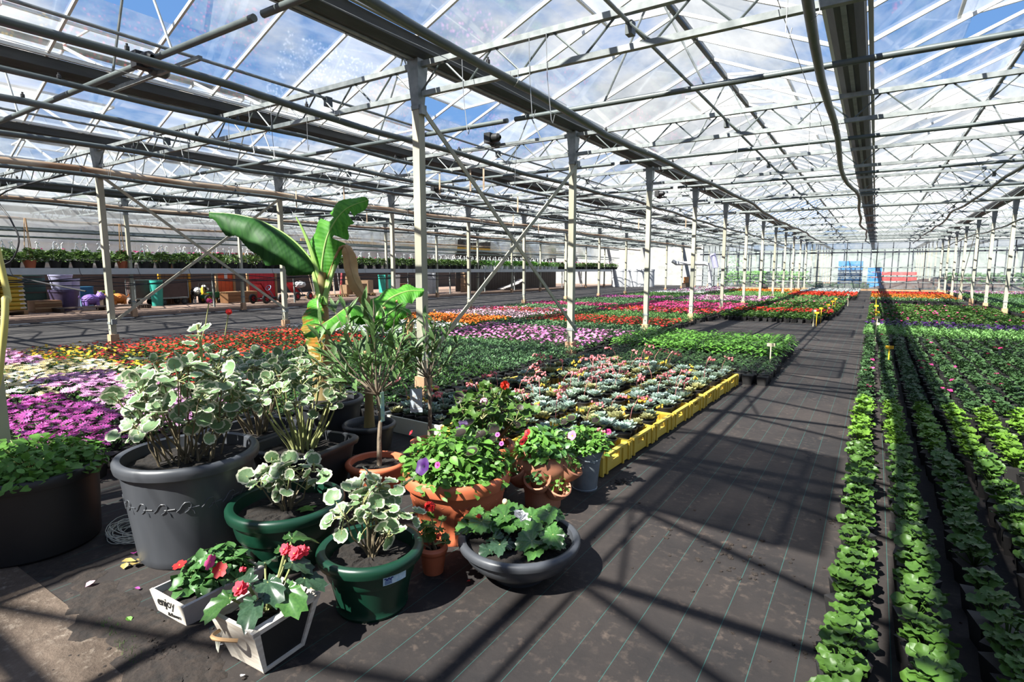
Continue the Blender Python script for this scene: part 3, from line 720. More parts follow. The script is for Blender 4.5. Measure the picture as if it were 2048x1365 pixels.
def plant_geo(name, seed, low=False):
    d = SPEC[name]; gp, gf, gb = G(), G(), G()
    gp.add(*frustum((d['pot']*.78,)*2, (d['pot'],)*2, d['ph']), 0)
    n = d['n'] if not low else max(8, int(d['n']*.45))
    s = 1 if not low else 1.45
    foliage(gf, d['k'], n, d['sp'], d['h'], d['L']*s, d['W']*s, d['ph'], seed, 0, low)
    if d['fl']:
        k, c, R, fm, ce = d['fl']; flowers(gb, k, c, d['sp']*.95, d['ph']+d['h']*1.12+.012, R, seed, 0)
    return gp, gf, gb, [MT['potblack'], MT[d['lm']]]+([MT[d['fl'][3]], MT[d['fl'][4]]] if d['fl'] else [])
_pd = {}
def plant_meshes(name):
    """three joined variants, and three in parts"""
    if name not in _pd:
        J, P, LO = [], [], []
        for s in range(3):
            gp, gf, gb, ms = plant_geo(name, s*31+len(name))
            j = G().merge(gp).merge(gf, m=1)
            if gb.n: j.merge(gb, m=2)
            J.append(j.data('plant', ms, False))
            P.append([('pot', gp.data('pot', ms[:1], False)), ('foliage', gf.data('foliage', ms[1:2], True))]+([('flowers', gb.data('flowers', ms[2:], False))] if gb.n else []))
            gp, gf, gb, ms = plant_geo(name, s*31+len(name)+5, True); j = G().merge(gp).merge(gf, m=1)
            if gb.n: j.merge(gb, m=2)
            LO.append(j)
        _pd[name] = (J, P, LO, ms)
    return _pd[name]
POSTS_XY = [(XA+k*SPAN, YN(n)) for k in (-1, 0, 1) for n in range(-1, 12)]
COUNT = {}
NUM = ['%s-%s' % (a, b) for a in ('zero', 'ten', 'twenty', 'thirty', 'forty', 'fifty') for b in ('zeroth', 'first', 'second', 'third', 'fourth', 'fifth', 'sixth', 'seventh', 'eighth', 'ninth')]
NUM[18], NUM[19], NUM[20], NUM[30], NUM[40] = 'nineteenth', 'twentieth', 'twenty-first', 'thirty-first', 'forty-first'
NUM = NUM[:18]+['nineteenth', 'twentieth']+['twenty-'+b for b in ORD[:9]]+['thirtieth']+['thirty-'+b for b in ORD[:9]]+['fortieth']+['forty-'+b for b in ORD[:9]]
def bed(species, x0, x1, y0, y1, dx, dy, label, group, cat='plant', parts_to=5.0, sep_to=15.0, drop=0.03, keep=None, jit=0.012, z=0.0, sc=(0.92, 1.1), name='bedding_plant', limit=300, rows=None):
    """rows of potted plants; the nearest ones are things with parts, then single meshes, the far rest one mass"""
    if isinstance(species, str): species = [species]
    r = random.Random(hash_(label)); pos = []
    nx, ny = max(1, int(round((x1-x0)/dx))), max(1, int(round((y1-y0)/dy)))
    for i in range(nx):
        for j in range(ny):
            x, y = x0+(i+.5)*dx+r.uniform(-jit, jit), y0+(j+.5)*dy+r.uniform(-jit, jit)
            if r.random() < drop or any(abs(x-a) < .13 and abs(y-b) < .13 for a, b in POSTS_XY): continue
            if keep and not keep(x, y): continue
            pos.append((x, y, i, j))
    pos.sort(key=lambda p: p[0]**2+p[1]**2)
    left = {}
    for q, (x, y, ri, rj) in enumerate(pos):
        lab_ = label if not rows else '%s, %s from the front in the %s row from the %s' % (rows[0], ORD[rj] if rj < len(ORD) else NUM[rj], ORD[ri], rows[1])
        spn = r.choice(species); J, P, LO, ms = plant_meshes(spn); v = r.randrange(3)
        a, s = r.uniform(0, 6.283), r.uniform(*sc); dist = math.hypot(x, y)
        c = COUNT.get(label, 0)
        if dist < sep_to and c < limit:
            COUNT[label] = c+1
            if dist < parts_to:
                t = thing(name, lab_, cat, (x, y, z), a, group); t.scale = (s, s, s)
                for nm, d in P[v]: obj(nm, d, t)
            else:
                o = obj(name, J[v], None, rotz(a, (x, y, z), s)); tag(o, lab_, cat, group)
        else: left.setdefault(spn, []).append((v, x, y, a, s))
    for spn, lst in left.items():
        g = G(); J, P, LO, ms = plant_meshes(spn)
        arr = [l.arr() for l in LO]
        for v, x, y, a, s in lst: g.add(arr[v][0], arr[v][1], arr[v][2], rotz(a, (x, y, z), s))
        tag(obj('far_'+name+'s', g.data('far_plants', ms, False)), 'mass of %s, too small to count' % label.replace(' in a black pot', '')[:60], 'plants', group, 'stuff')
def hash_(s):
    h = 7
    for ch in s: h = (h*31+ord(ch)) % 1000003
    return h

# bed right of the aisle: long rows of young geraniums
XR0, XR1 = -0.10, 2.85
B_R = 'seedling bed right of the aisle'
inview = lambda x, y: (RGT[0]*x+RGT[1]*y) < 0.99*(FWD[0]*x+FWD[1]*y)+0.25
bed('green geranium', XR0, XR1, 1.45, 4.05, .20, .105, 'green zonal geranium seedling in the nearest rows right of the aisle', B_R, keep=inview, parts_to=9, drop=.04, name='green_geranium_seedling', rows=('green geranium seedling', 'aisle'))
bed('bright geranium', XR0, XR1, 4.12, 5.45, .19, .11, 'bright light green geranium seedling in the rows behind the nearest ones', B_R, keep=inview, parts_to=9, drop=.02, name='bright_geranium_seedling', rows=('bright light green geranium seedling', 'aisle'))
bed(['dark geranium']*14+['crimson geranium'], XR0, XR1, 5.5, 10.7, .185, .13, 'dark green geranium seedling in the long middle rows right of the aisle', B_R, keep=inview, parts_to=0, drop=.02, name='dark_geranium_seedling', rows=('dark green geranium seedling', 'aisle'))
bed('feathery', XR0, XR1, 10.85, 12.4, .15, .15, 'pale feathery green seedling in the rows before the dark purple petunias', B_R, keep=inview, name='feathery_seedling')
bed('purple petunia', XR0, XR1, 12.5, 13.9, .15, .15, 'dark purple petunia in a row right of the aisle', B_R, keep=inview, sep_to=16, name='petunia')
bed(['green geranium']*4+['pink flecked geranium'], XR0, XR1, 14.0, 21.2, .16, .16, 'green geranium with a few pink flowers behind the purple petunias', B_R, keep=inview, sep_to=18, name='geranium')
bed('green with white dots', XR0, 2.55, 24.3, 25.6, .16, .16, 'low green plant with white dots at the far cross path', B_R, keep=inview, sep_to=0)
bed(['orange flowers', 'salmon geranium'], XR0, 2.55, 25.7, 27.5, .16, .16, 'orange and salmon flowers far along the aisle', B_R, keep=inview, sep_to=0)
bed('orange flowers', XR0, 2.55, 27.5, 29.5, .16, .16, 'orange flowers in the far bed right of the aisle', B_R, keep=inview, sep_to=0)
bed('red flowers', XR0, 2.55, 29.5, 32, .16, .16, 'scarlet flowers in the far bed right of the aisle', B_R, keep=inview, sep_to=0)
# beyond the right posts
B_O = 'beds beyond the far side posts'
bed(['red flowers', 'yellow primula'], 3.1, 8.2, 15.5, 18.5, .17, .17, 'yellow and red flowers beyond the far side posts', B_O, keep=inview, sep_to=0)
bed('green seedling', 3.1, 9.0, 18.6, 23.5, .17, .17, 'green seedlings beyond the far side posts', B_O, keep=inview, sep_to=0)
bed('grey seedling', 3.1, 9.0, 23.6, 28, .18, .18, 'grey green seedlings beyond the far side posts', B_O, keep=inview, sep_to=0)
bed('green seedling', 3.1, 9.0, 28, 32, .18, .18, 'green plants far beyond the far side posts', B_O, keep=inview, sep_to=0)
bed(['magenta petunia', 'white impatiens'], 3.1, 11, 32, 36, .18, .18, 'pink and white flowers far beyond the far side posts', B_O, keep=inview, sep_to=0)

# beds left of the aisle; B2 beside the near post row, B1 beside the track
visL = lambda x, y: (RGT[0]*x+RGT[1]*y) > -0.96*(FWD[0]*x+FWD[1]*y)-0.2
B2a, B2b = -6.25, -3.25
B1a, B1b = -9.35, -6.62
G2, G1 = 'flower bed beside the near post row', 'flower bed beside the track'
k2 = lambda x, y: visL(x, y) and not (y < 3.05 and x > -3.66)
bed('violet osteospermum', -5.5, -3.6, 0.95, 1.75, .15, .15, 'violet daisy in the bed behind the black tub', G2, keep=k2, parts_to=6, name='osteospermum')
bed('lilac osteospermum', -6.25, -3.6, 1.75, 2.35, .15, .15, 'lilac daisy in the bed behind the big grey pot', G2, keep=k2, parts_to=6, name='osteospermum')
bed(['cream osteospermum', 'white osteospermum'], -7.2, -5.5, 1.2, 1.75, .15, .15, 'cream or white daisy in a patch behind the violet daisies', G1, keep=visL, name='osteospermum')
bed(['cream osteospermum', 'cream osteospermum', 'white osteospermum'], -7.4, -6.3, 1.75, 2.7, .15, .15, 'cream daisy in the patch before the red and yellow flowers', G1, keep=visL, name='osteospermum')
bed('lilac osteospermum', -9.3, -7.4, 1.2, 2.3, .16, .16, 'lilac daisy beside the track at the photograph edge', G1, keep=visL, sep_to=20, name='osteospermum')
bed(['crimson impatiens', 'yellow primula', 'yellow primula'], -9.35, -7.45, 2.35, 3.3, .14, .14, 'crimson and yellow flowers in the bed beside the track', G1, keep=visL, name='primula')
bed(['crimson impatiens', 'yellow primula'], -7.3, -6.3, 2.75, 3.3, .14, .14, 'crimson and yellow flowers behind the cream daisies', G1, keep=visL, name='primula')
bed('red impatiens', -9.35, -6.4, 3.35, 6.35, .155, .155, 'scarlet impatiens in the bed beside the track', G1, name='red_impatiens')
bed(['green seedling', 'red impatiens', 'red impatiens'], -6.3, -4.6, 2.4, 3.6, .15, .15, 'scarlet impatiens and leaves behind the geranium bushes', G2, keep=k2, name='impatiens')
bed('green seedling', B2a, -3.3, 3.62, 5.0, .135, .135, 'small green seedling in the wide green patch behind the succulents', G2, keep=lambda x, y: k2(x, y) and x < -3.3+.0, name='green_seedling')
bed('green seedling', -4.6, -3.3, 2.4, 3.6, .135, .135, 'small green seedling beside the banana pots', G2, keep=k2, name='green_seedling')
bed('grey seedling', B2a, -3.3, 5.05, 6.9, .135, .135, 'grey green seedling in the patch before the pink impatiens', G2, name='grey_seedling')
bed('white impatiens', B1a, B1b, 6.5, 8.6, .155, .155, 'white impatiens in the bed beside the track', G1, name='white_impatiens')
bed('orange marigold', B1a, B1b, 8.7, 10.3, .15, .15, 'orange marigold in the bed beside the track', G1, name='marigold')
bed('pale pink impatiens', B1a, B1b, 10.4, 11.9, .155, .155, 'pale pink impatiens behind the orange marigolds', G1, sep_to=17, name='pale_pink_impatiens')
bed(['hot pink impatiens', 'red impatiens', 'pale pink impatiens'], B1a, B1b, 11.9, 13.4, .155, .155, 'red and rose impatiens beyond the pale pink ones', G1, sep_to=15.5, name='hot_pink_impatiens')
bed('grey seedling', B1a, B1b, 13.4, 15.0, .16, .16, 'grey green seedlings beyond the red impatiens', G1, sep_to=0)
bed('hot pink impatiens', B1a, B1b, 15.0, 16.4, .16, .16, 'hot pink impatiens far along the track', G1, sep_to=0)
bed('grey seedling', B1a, B1b, 16.4, 20.0, .17, .17, 'grey green seedlings far along the track', G1, sep_to=0)
bed('magenta petunia', B1a, B1b, 20.0, 22.0, .17, .17, 'magenta flowers far along the track', G1, sep_to=0)
bed('green seedling', B1a, B1b, 22, 26, .18, .18, 'green seedlings far along the track bed', G1, sep_to=0)
bed('white impatiens', B1a, B1b, 26, 28, .18, .18, 'white flowers far along the track bed', G1, sep_to=0)
bed(['magenta petunia', 'white impatiens'], B1a, B1b, 28, 36, .19, .19, 'pink and white flowers near the end wall', G1, sep_to=0)
bed('pink impatiens', B2a, B2b, 6.95, 8.95, .155, .155, 'pink impatiens in the bed beside the near post row', G2, name='pink_impatiens')
bed('grey seedling', B2a, B2b, 9.0, 10.2, .15, .15, 'grey green seedlings between the pink and red impatiens', G2, sep_to=0)
bed('red petunia', B2a, B2b, 10.2, 11.9, .155, .155, 'bright red petunia in the bed beside the near post row', G2, sep_to=14, name='petunia')
bed('feathery', B2a, B2b, 11.9, 13.7, .155, .155, 'fresh green feathery seedling beyond the red petunias', G2, sep_to=14.5, name='feathery_seedling', sc=(.7, .85))
bed(['red petunia', 'red petunia', 'hot pink impatiens'], B2a, B2b, 13.7, 15.4, .16, .16, 'red flowers beyond the fresh green seedlings', G2, sep_to=0)
bed('hot pink impatiens', B2a, B2b, 15.4, 18.6, .16, .16, 'rose pink flowers beyond the red ones', G2, sep_to=0)
bed('green seedling', B2a, B2b, 18.6, 20, .17, .17, 'green seedlings beyond the rose pink flowers', G2, sep_to=0)
bed(['pale pink impatiens', 'magenta petunia'], B2a, B2b, 20, 24, .17, .17, 'pale pink flowers far along the near posts', G2, sep_to=0)
bed('feathery', B2a, B2b, 24, 30, .18, .18, 'fresh green seedlings far along the near posts', G2, sep_to=0, sc=(.7, .85))
bed('orange flowers', B2a, B2b, 30, 33, .18, .18, 'orange flowers near the end wall', G2, sep_to=0)
# B3: strip between the near posts and the aisle
G3 = 'bed between the near posts and the aisle'
bed('dark seedling', -3.0, -0.92, 6.28, 7.35, .125, .125, 'small dark green seedling in a black square pot behind the crates', G3, parts_to=9, name='dark_seedling', drop=.01)
bed('dark seedling', -3.2, -2.35, 5.9, 6.28, .125, .125, 'small dark green seedling tucked behind the last crates', G3, parts_to=9, name='dark_seedling', drop=.01)
bed('pepper', -3.15, -0.85, 7.45, 9.3, .14, .14, 'tall light green pepper seedling in a black pot by the aisle', G3, parts_to=9, name='pepper_seedling', drop=.01, keep=lambda x, y: y < 9.3-(-.85-x)*.0)
bed('green geranium', -3.15, -0.95, 14.3, 15.5, .155, .155, 'green seedling in a black pot edging the cross path', G3, sep_to=17, name='green_geranium_seedling')
bed('red geranium', -3.15, -0.85, 15.5, 17.0, .155, .155, 'red geranium beyond the cross path', G3, sep_to=16.6, name='geranium')
bed(['green geranium']*3+['pink flecked geranium'], -3.15, -0.75, 17.0, 21, .16, .16, 'green plants with pink dots beyond the red geraniums', G3, sep_to=0)
bed(['feathery', 'crimson geranium'], -3.15, -0.7, 21, 26.5, .17, .17, 'mixed green plants far along the aisle', G3, sep_to=0, sc=(.7, .85))
bed('red flowers', -3.15, -0.65, 26.5, 31, .17, .17, 'bright red flowers far along the aisle', G3, sep_to=0)
bed('silver', -3.15, -0.6, 31, 36.5, .18, .18, 'silvery white plants far along the aisle', G3, sep_to=0)
# ------------------------------------------------------------------ succulent crates
MT['crate'] = mat('yellow_crate_plastic', (0.62, 0.42, 0.035), 0.5, 0, (0.70, 0.52, 0.10), 8, rand=0.12)
MT['crate_pale'] = mat('pale_crate_plastic', (0.56, 0.54, 0.42), 0.5, 0, (0.66, 0.62, 0.5), 8)
ECH = [((0.17, 0.25, 0.18), (0.34, 0.43, 0.34)), ((0.20, 0.30, 0.25), (0.40, 0.50, 0.44)), ((0.12, 0.18, 0.12), (0.24, 0.31, 0.22)), ((0.24, 0.26, 0.10), (0.40, 0.38, 0.18))]
for i, (a, b) in enumerate(ECH): MT['ech%d' % i] = leafm('succulent_leaf_%d' % i, a, b, 0.1, 0.15, 0.55, 1.0)
MT['coral'] = mat('coral_bell', (0.62, 0.10, 0.13), 0.5, 0, (0.75, 0.25, 0.25), 30)
MT['stalk'] = mat('pink_stalk', (0.45, 0.16, 0.16), 0.6)
MT['bellyellow'] = mat('yellow_bell', (0.70, 0.45, 0.05), 0.5)
def rosette(seed, n=26, R=.055, up=1.0):
    r = random.Random(seed); g = G()
    for i in range(n):
        q = 1-(i/n); a = GA*i+r.uniform(-.15, .15); L = R*(.35+.75*q)*r.uniform(.9, 1.1); w = L*.26; el = (1-q)*1.25*up+.12
        V = np.array([(0, 0, 0), (-w*.6, L*.35, .15*L), (w*.6, L*.35, .15*L), (-w, L*.72, .2*L), (w, L*.72, .2*L), (0, L, .26*L), (0, L*.6, -.04*L), (0, L*.6, .12*L)])
        T = [[0, 7, 1], [0, 2, 7], [1, 7, 3], [2, 4, 7], [3, 7, 5], [4, 5, 7], [0, 1, 6], [0, 6, 2], [1, 3, 6], [2, 6, 4], [3, 5, 6], [4, 6, 5]]
        d = (math.cos(a)*math.cos(el), math.sin(a)*math.cos(el), math.sin(el))
        g.add(V, T, 0, mat4((0, 0, .075+.012*(1-q)), d, (-math.cos(a)*.3, -math.sin(a)*.3, 1)))
    return g
ROS = [[one(rosette(s+10*c, 26 if s < 2 else 34, .055+.006*s, 1.0 if s != 1 else .7), 'rosette', MT['ech%d' % c], False) for s in range(3)] for c in range(4)]
g = G().lathe([(.036, 0), (.047, .066), (.05, .066), (.05, .074), (.044, .074), (.043, .066)], 14, capt=True) if False else G().add(*lathe([(.036, 0), (.047, .066), (.05, .066), (.05, .074), (.045, .074), (.044, .062)], 14, capt=True))
epot_d = one(g, 'pot', MT['potblack'], True, 30)
def stalk_geo(seed, m0, m1, H):
    r = random.Random(seed); g = G(); a = r.uniform(0, 6.28); ln = r.uniform(.03, .08)
    pts = [(0, 0, .09), (ln*.2*math.cos(a), ln*.2*math.sin(a), .09+H*.55), (ln*.7*math.cos(a), ln*.7*math.sin(a), .09+H*.95), (ln*1.3*math.cos(a), ln*1.3*math.sin(a), .09+H*.98), (ln*1.7*math.cos(a), ln*1.7*math.sin(a), .09+H*.88)]
    g.tube(pts, .0018, 5, 0)
    for j in range(7):
        p = np.array(pts[2])*(1-j/6)+np.array(pts[4])*(j/6)+[r.uniform(-.012, .012), r.uniform(-.012, .012), r.uniform(-.015, .01)]
        V, T = ball(.008, 6, 3, 1.2, .1, j); g.add(V+p, T, 1)
    return g.data('flower_stalk', [m0, m1], True)
STALK = [stalk_geo(s, MT['stalk'], MT['coral'], .11+.03*s) for s in range(3)]+[stalk_geo(9, MT['l_feather'], MT['bellyellow'], .07)]
cw, cl, ch = .60, .40, .125                               # x, y, height
def crate_parts(m):
    P = []
    g = G().box((0, 0, .029), (cw-.02, cl-.02, .054)); P.append(('base', one(g, 'base', MT[m], False)))
    for sx in (1, -1):                                    # short side with the hand hole, facing along x
        g = G(); x = sx*(cw/2-.006)
        g.box((x, 0, .035), (.012, cl-.004, .05)); g.box((x, 0, .112), (.012, cl-.004, .026))
        for sy in (1, -1): g.box((x, sy*.128, .08), (.012, .14, .042))
        for yy in (-.19, -.13, .10, .19): g.box((x+sx*.008, yy, .062), (.016, .018, ch-.008))
        g.box((x+sx*.004, 0, ch-.006), (.03, cl-.09, .014)); g.box((x, 0, ch-.012), (.022, cl-.002, .012))
        P.append(('end_wall', one(g, 'end_wall', MT[m], False)))
    for sy in (1, -1):
        g = G(); y = sy*(cl/2-.006)
        g.box((0, y, .062), (cw-.03, .01, .12)); g.box((0, y, ch-.008), (cw-.01, .014, .014))
        for xx in (-.2, -.07, .07, .2): g.box((xx, y-sy*.006, .06), (.014, .01, .11))
        P.append(('side_wall', one(g, 'side_wall', MT[m], False)))
    return P
CY, CP = crate_parts('crate'), crate_parts('crate_pale')
COLN = ['along the aisle', 'in the middle line', 'in the back line']
r2 = random.Random(3)
for i in range(8):
    for c in range(3):
        y = 3.16+i*.408; x = -1.575-.617*c+.038*(y-3.0)
        lab = '%s %s crate %s, counted from the bucket' % (ORD[i], 'pale' if c == 2 and i < 2 else 'yellow', COLN[c])
        t = thing('plant_crate', lab, 'crate', (x, y, 0), -0.038, 'crates of succulents')
        for nm, d in (CP if (c == 2 and i < 2) else CY): obj(nm, d, t)
        for a in range(4):
            for b in range(3):
                if r2.random() < (.16 if c == 0 else .05): continue
                px, py = x+(a-1.5)*.137+r2.uniform(-.012, .012), y+(b-1)*.122+r2.uniform(-.01, .01)
                k = r2.choice([0, 0, 1, 1, 1, 2, 3] if c < 2 else [0, 1, 2, 2, 3])
                st = r2.random() < (.42 if c == 1 else .22); yl = r2.random() < .12
                lab = '%ssucculent at %s, %s of the %s crate %s' % ('coral-blooming ' if st else ('yellow-blooming ' if yl else 'flowerless '), ('far end', 'far middle', 'near middle', 'aisle end')[a], ('front', 'centre', 'back')[b], ORD[i], COLN[c])
                t2 = thing('potted_succulent', lab, 'succulent', (px, py, .057), r2.uniform(0, 6.28), 'succulents in the crates'); s = r2.uniform(1.0, 1.35); t2.scale = (s, s, s)
                obj('pot', epot_d, t2); obj('rosette', r2.choice(ROS[k]), t2)
                if st: obj('flower_stalk', STALK[r2.randrange(3)], t2)
                elif yl: obj('flower_stalk', STALK[3], t2)

# ------------------------------------------------------------------ pots
MT['p_grey'] = mat('grey_plastic_pot', (0.040, 0.044, 0.051), 0.42, 0, (0.056, 0.060, 0.068), 5, stretch=(3, 3, .6), spec=0.5)
MT['p_dark'] = mat('dark_grey_pot', (0.016, 0.018, 0.021), 0.45, 0, (0.026, 0.028, 0.032), 5)
MT['p_black'] = mat('black_tub', (0.010, 0.010, 0.011), 0.5)
MT['p_green'] = mat('dark_green_pot', (0.003, 0.026, 0.014), 0.35, 0, (0.005, 0.036, 0.020), 5, spec=0.5)
MT['p_terra'] = mat('terracotta_plastic', (0.42, 0.105, 0.044), 0.5, 0, (0.50, 0.135, 0.06), 5)
MT['p_clay'] = mat('clay_terracotta', (0.34, 0.12, 0.055), 0.8, 0, (0.48, 0.23, 0.145), 6, bump=.15)
MT['zinc'] = mat('galvanised_bucket', (0.20, 0.24, 0.265), 0.45, 0.4, (0.27, 0.305, 0.33), 16, contrast=.15)
def pot(name, label, loc, R, h, m, base=.72, rim=.045, lip=.02, step=None, soil=.05, n=56, power=None, rz=0, mod=None, group='potted plants in front of the beds', cat='pot', extra=None, rimmod=None):
    t = thing(name, label, cat, (*loc, 0), rz, group)
    r0, r1 = R*base, R-lip; g = G()
    prof = [(r0*.96, 0), (r0, .012)]
    k = 14
    for i in range(1, k):
        q = i/k; z = .012+(h-rim-.012)*q; r = r0+(r1-r0)*(q if not extra else extra(q))
        if step and q < step: r -= .007
        prof.append((r, z))
        if step and q < step <= (i+1)/k: z2 = z+.004; prof += [(r+.001, z2), (r+.007, z2+.003)]
    prof.append((r1, h-rim))
    g.add(*lathe(prof, n, mod, power)); obj('body', one(g, 'body', MT[m], True, 35), t)
    g = G(); pr = [(r1-.004, h-rim-.004), (R-.004, h-rim+.002), (R, h-rim*.6), (R, h-rim*.3), (R-.006, h-.004), (R-.016, h), (R-lip-.010, h-.006), (R-lip-.016, h-rim), (R-lip-.022, h-soil-.02)]
    g.add(*lathe(pr, n, rimmod, power, capb=False)); obj('rim', one(g, 'rim', MT[m], True, 50), t)
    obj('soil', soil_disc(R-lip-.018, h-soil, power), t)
    return t
def soil_disc(r, z, power=None, seed=1):
    rr = random.Random(seed+int(r*1000)); th = np.arange(28)*2*math.pi/28; V = []; P = [0.25, .5, .75, .93, 1.04]
    for q in P:
        for a in th:
            rad = r*q/((abs(math.cos(a))**power+abs(math.sin(a))**power)**(1/power)) if power else r*q
            V.append((rad*math.cos(a), rad*math.sin(a), z+rr.uniform(-.006, .008)*(q < 1)-.004*(q > 1)))
    V.append((0, 0, z+.008)); T = list(gridT(len(P), 28, True))+[[len(V)-1, j, (j+1) % 28] for j in range(28)]
    return one(G().add(np.array(V), np.array([t for t in T])), 'soil', MT['soil'], False)

def place_leaves(t, meshes, mats4, name='leaf'):
    for i, M in enumerate(mats4): obj(name, meshes[i % len(meshes)], t, M)

# variegated geranium leaves: grey-green heart, cream edge
MT['v_green'] = leafm('variegated_leaf_heart', (0.14, 0.25, 0.105), (0.23, 0.36, 0.17), .2, .25)
MT['v_cream'] = leafm('variegated_leaf_edge', (0.52, 0.54, 0.38), (0.72, 0.72, 0.54), .25, .1, .5, .85)
MT['stem'] = mat('woody_stem', (0.09, 0.065, 0.04), 0.8, 0, (0.18, 0.15, 0.085), 20, bump=.2)
MT['stem_green'] = mat('green_stem', (0.20, 0.26, 0.08), 0.7, 0, (0.26, 0.24, 0.10), 12)
VL_ = []
for s in range(6):
    V, T, mi = leaf_round(1.0, 22, .10+.09*(s % 3), .05+.03*(s % 2), 9, (.40, .80, 1.0), s, 2, .55)
    g = G().add(V*[1, 1, 1], T, mi); VL_.append(g.data('leaf', [MT['v_green'], MT['v_cream']], True))
def bush(t, c, rad, tips, per, R, z0, seed, meshes=None, base_r=.05, stemm='stem', stem_r=.006, lean=(0, 0), thin=.0022, droop=.15):
    """branching stems from the soil to tips inside an ellipsoid, leaves clustered round each tip"""
    r = random.Random(seed); gs, gp, Ms = G(), G(), []
    c, rad = np.array(c, float), np.array(rad, float)
    for i in range(tips):
        a = GA*i; ph = math.acos(1-1.55*(i+.5)/tips); q = r.uniform(.55, 1.0)
        tip = c+rad*q*np.array([math.sin(ph)*math.cos(a), math.sin(ph)*math.sin(a), math.cos(ph)])
        b0 = np.array([base_r*math.cos(a)*r.random()+lean[0], base_r*math.sin(a)*r.random()+lean[1], z0-.015])
        mid = (b0*.45+tip*.55)+np.array([r.uniform(-.02, .02), r.uniform(-.02, .02), -.25*(tip[2]-z0)*.3])
        gs.tube([b0, b0*.7+mid*.3+[0, 0, .01], mid, tip], [stem_r, stem_r*.9, stem_r*.7, stem_r*.45], 6)
        for j in range(per):
            d = nrm([r.gauss(0, 1), r.gauss(0, 1), r.gauss(.25, .7)]); p = tip+d*r.uniform(.3, 1.0)*R*2.6
            if p[2] < z0+R*.3: p[2] = z0+R*r.uniform(.4, 1.2)
            out = nrm((p-c)/rad); nz = nrm(out*.55+d*.35+np.array([r.uniform(-.4, .4), r.uniform(-.4, .4)-.15, .75]))
            s = R*r.uniform(.6, 1.2); y = nrm(d+np.array([0, 0, -droop]))
            Ms.append(mat4(p, y, nz, s)); gp.tube([tip-[0, 0, R*.5], (tip+p)/2+[0, 0, -.1*R], p], thin, 4)
    obj('stems', one(gs, 'stems', MT[stemm]), t); obj('leaf_stalks', one(gp, 'leaf_stalks', MT['stem_green'], False), t)
    place_leaves(t, meshes or VL_, Ms)
def cluster_flower(t, p, R, m, seed, stalk_from=None):
    r = random.Random(seed); g = G()
    for j in range(12):
        d = nrm([r.gauss(0, 1), r.gauss(0, 1), r.gauss(.4, .8)]); V, T, mi = flower_flat(1, 5, .85, .15, 0)
        g.add(V, T, 0, mat4(np.array(p)+d*R*.6, np.cross(d, [.3, .5, .2]), d, R*.5))
    obj('flower_head', g.data('flower_head', [MT[m]], False), t)
    if stalk_from is not None:
        obj('flower_stalk', one(G().tube([stalk_from, (np.array(stalk_from)*.5+np.array(p)*.5)+[.008, 0, 0], p], .0025, 5), 'flower_stalk', MT['stem_green']), t)

GP = 'potted plants in front of the beds'
# big grey pot with its rope relief
t = pot('garden_pot', 'large mid-grey round pot with looped relief band, holding a variegated geranium', (-2.45, 1.214), .279, .446, 'p_grey', .76, .05, .022)
r_at = lambda z: .279*.76+(.257-.279*.76)*(z/.396)
for i in range(18):
    a0 = i*2*math.pi/18; g = G()
    def rp(da, z): q = r_at(z)+.0002; return (q*math.cos(a0+da), q*math.sin(a0+da), z)
    g.tube([rp(0, .262), rp(.05, .272), rp(.09, .288), rp(.13, .298), rp(.19, .297), rp(.22, .288), rp(.21, .275), rp(.165, .262), rp(.12, .255)], .0024, 5)
    g.tube([rp(.17, .272), rp(.25, .273), rp(.33, .274)], .0024, 5); g.tube([rp(.21, .268), rp(.25, .257), rp(.26, .245)], .0024, 5)
    obj('rope_relief', one(g, 'rope_relief', MT['p_grey']), t)
tb = thing('variegated_geranium', 'tall bushy cream-edged geranium growing in the large grey pot', 'plant', (-2.45, 1.214, 0), 0, GP)
bush(tb, (0, 0, .65), (.27, .27, .22), 30, 8, .034, .40, 11, base_r=.13, stem_r=.005)
obj('shoot', one(G().tube([(.03, .06, .7), (.035, .065, .88), (.03, .06, .985)], .006, 6), 'shoot', MT['stem_green']), tb)
place_leaves(tb, VL_, [mat4((.03+.035*math.cos(a), .06+.035*math.sin(a), .93+.05*math.sin(3*a)), (math.cos(a), math.sin(a), .2), (math.cos(a)*.3, -.4, .8), .032) for a in (0.3, 1.7, 2.9, 4.0, 5.2)])
cluster_flower(tb, (.06, .10, 1.085), .014, 'f_hotpink', 3, (.035, .065, .9)); cluster_flower(tb, (.10, .16, 1.035), .016, 'f_red', 4, (.06, .12, .8))
# square pots behind
t = pot('square_pot', 'dark grey square pot with thick rim, nearest behind the big grey pot', (-2.58, 1.88), .235, .285, 'p_dark', .74, .04, .02, power=7, rz=.18)
tb = thing('variegated_geranium', 'cream-edged geranium with bare forked stems in the nearer square pot', 'plant', (-2.58, 1.88, 0), 0, GP)
bush(tb, (0.0, 0.0, .57), (.25, .25, .16), 22, 8, .030, .24, 12, base_r=.07, stemm='stem_green', stem_r=.0065)
t = pot('square_pot', 'dark grey square pot half hidden behind the geranium bushes', (-3.12, 1.95), .235, .27, 'p_dark', .74, .04, .02, power=7, rz=.1)
tb = thing('variegated_geranium', 'cream-edged geranium in the rear square pot behind the tallest one', 'plant', (-3.12, 1.95, 0), 0, GP)
bush(tb, (0.0, 0.0, .57), (.26, .26, .18), 20, 8, .031, .23, 13, base_r=.07)
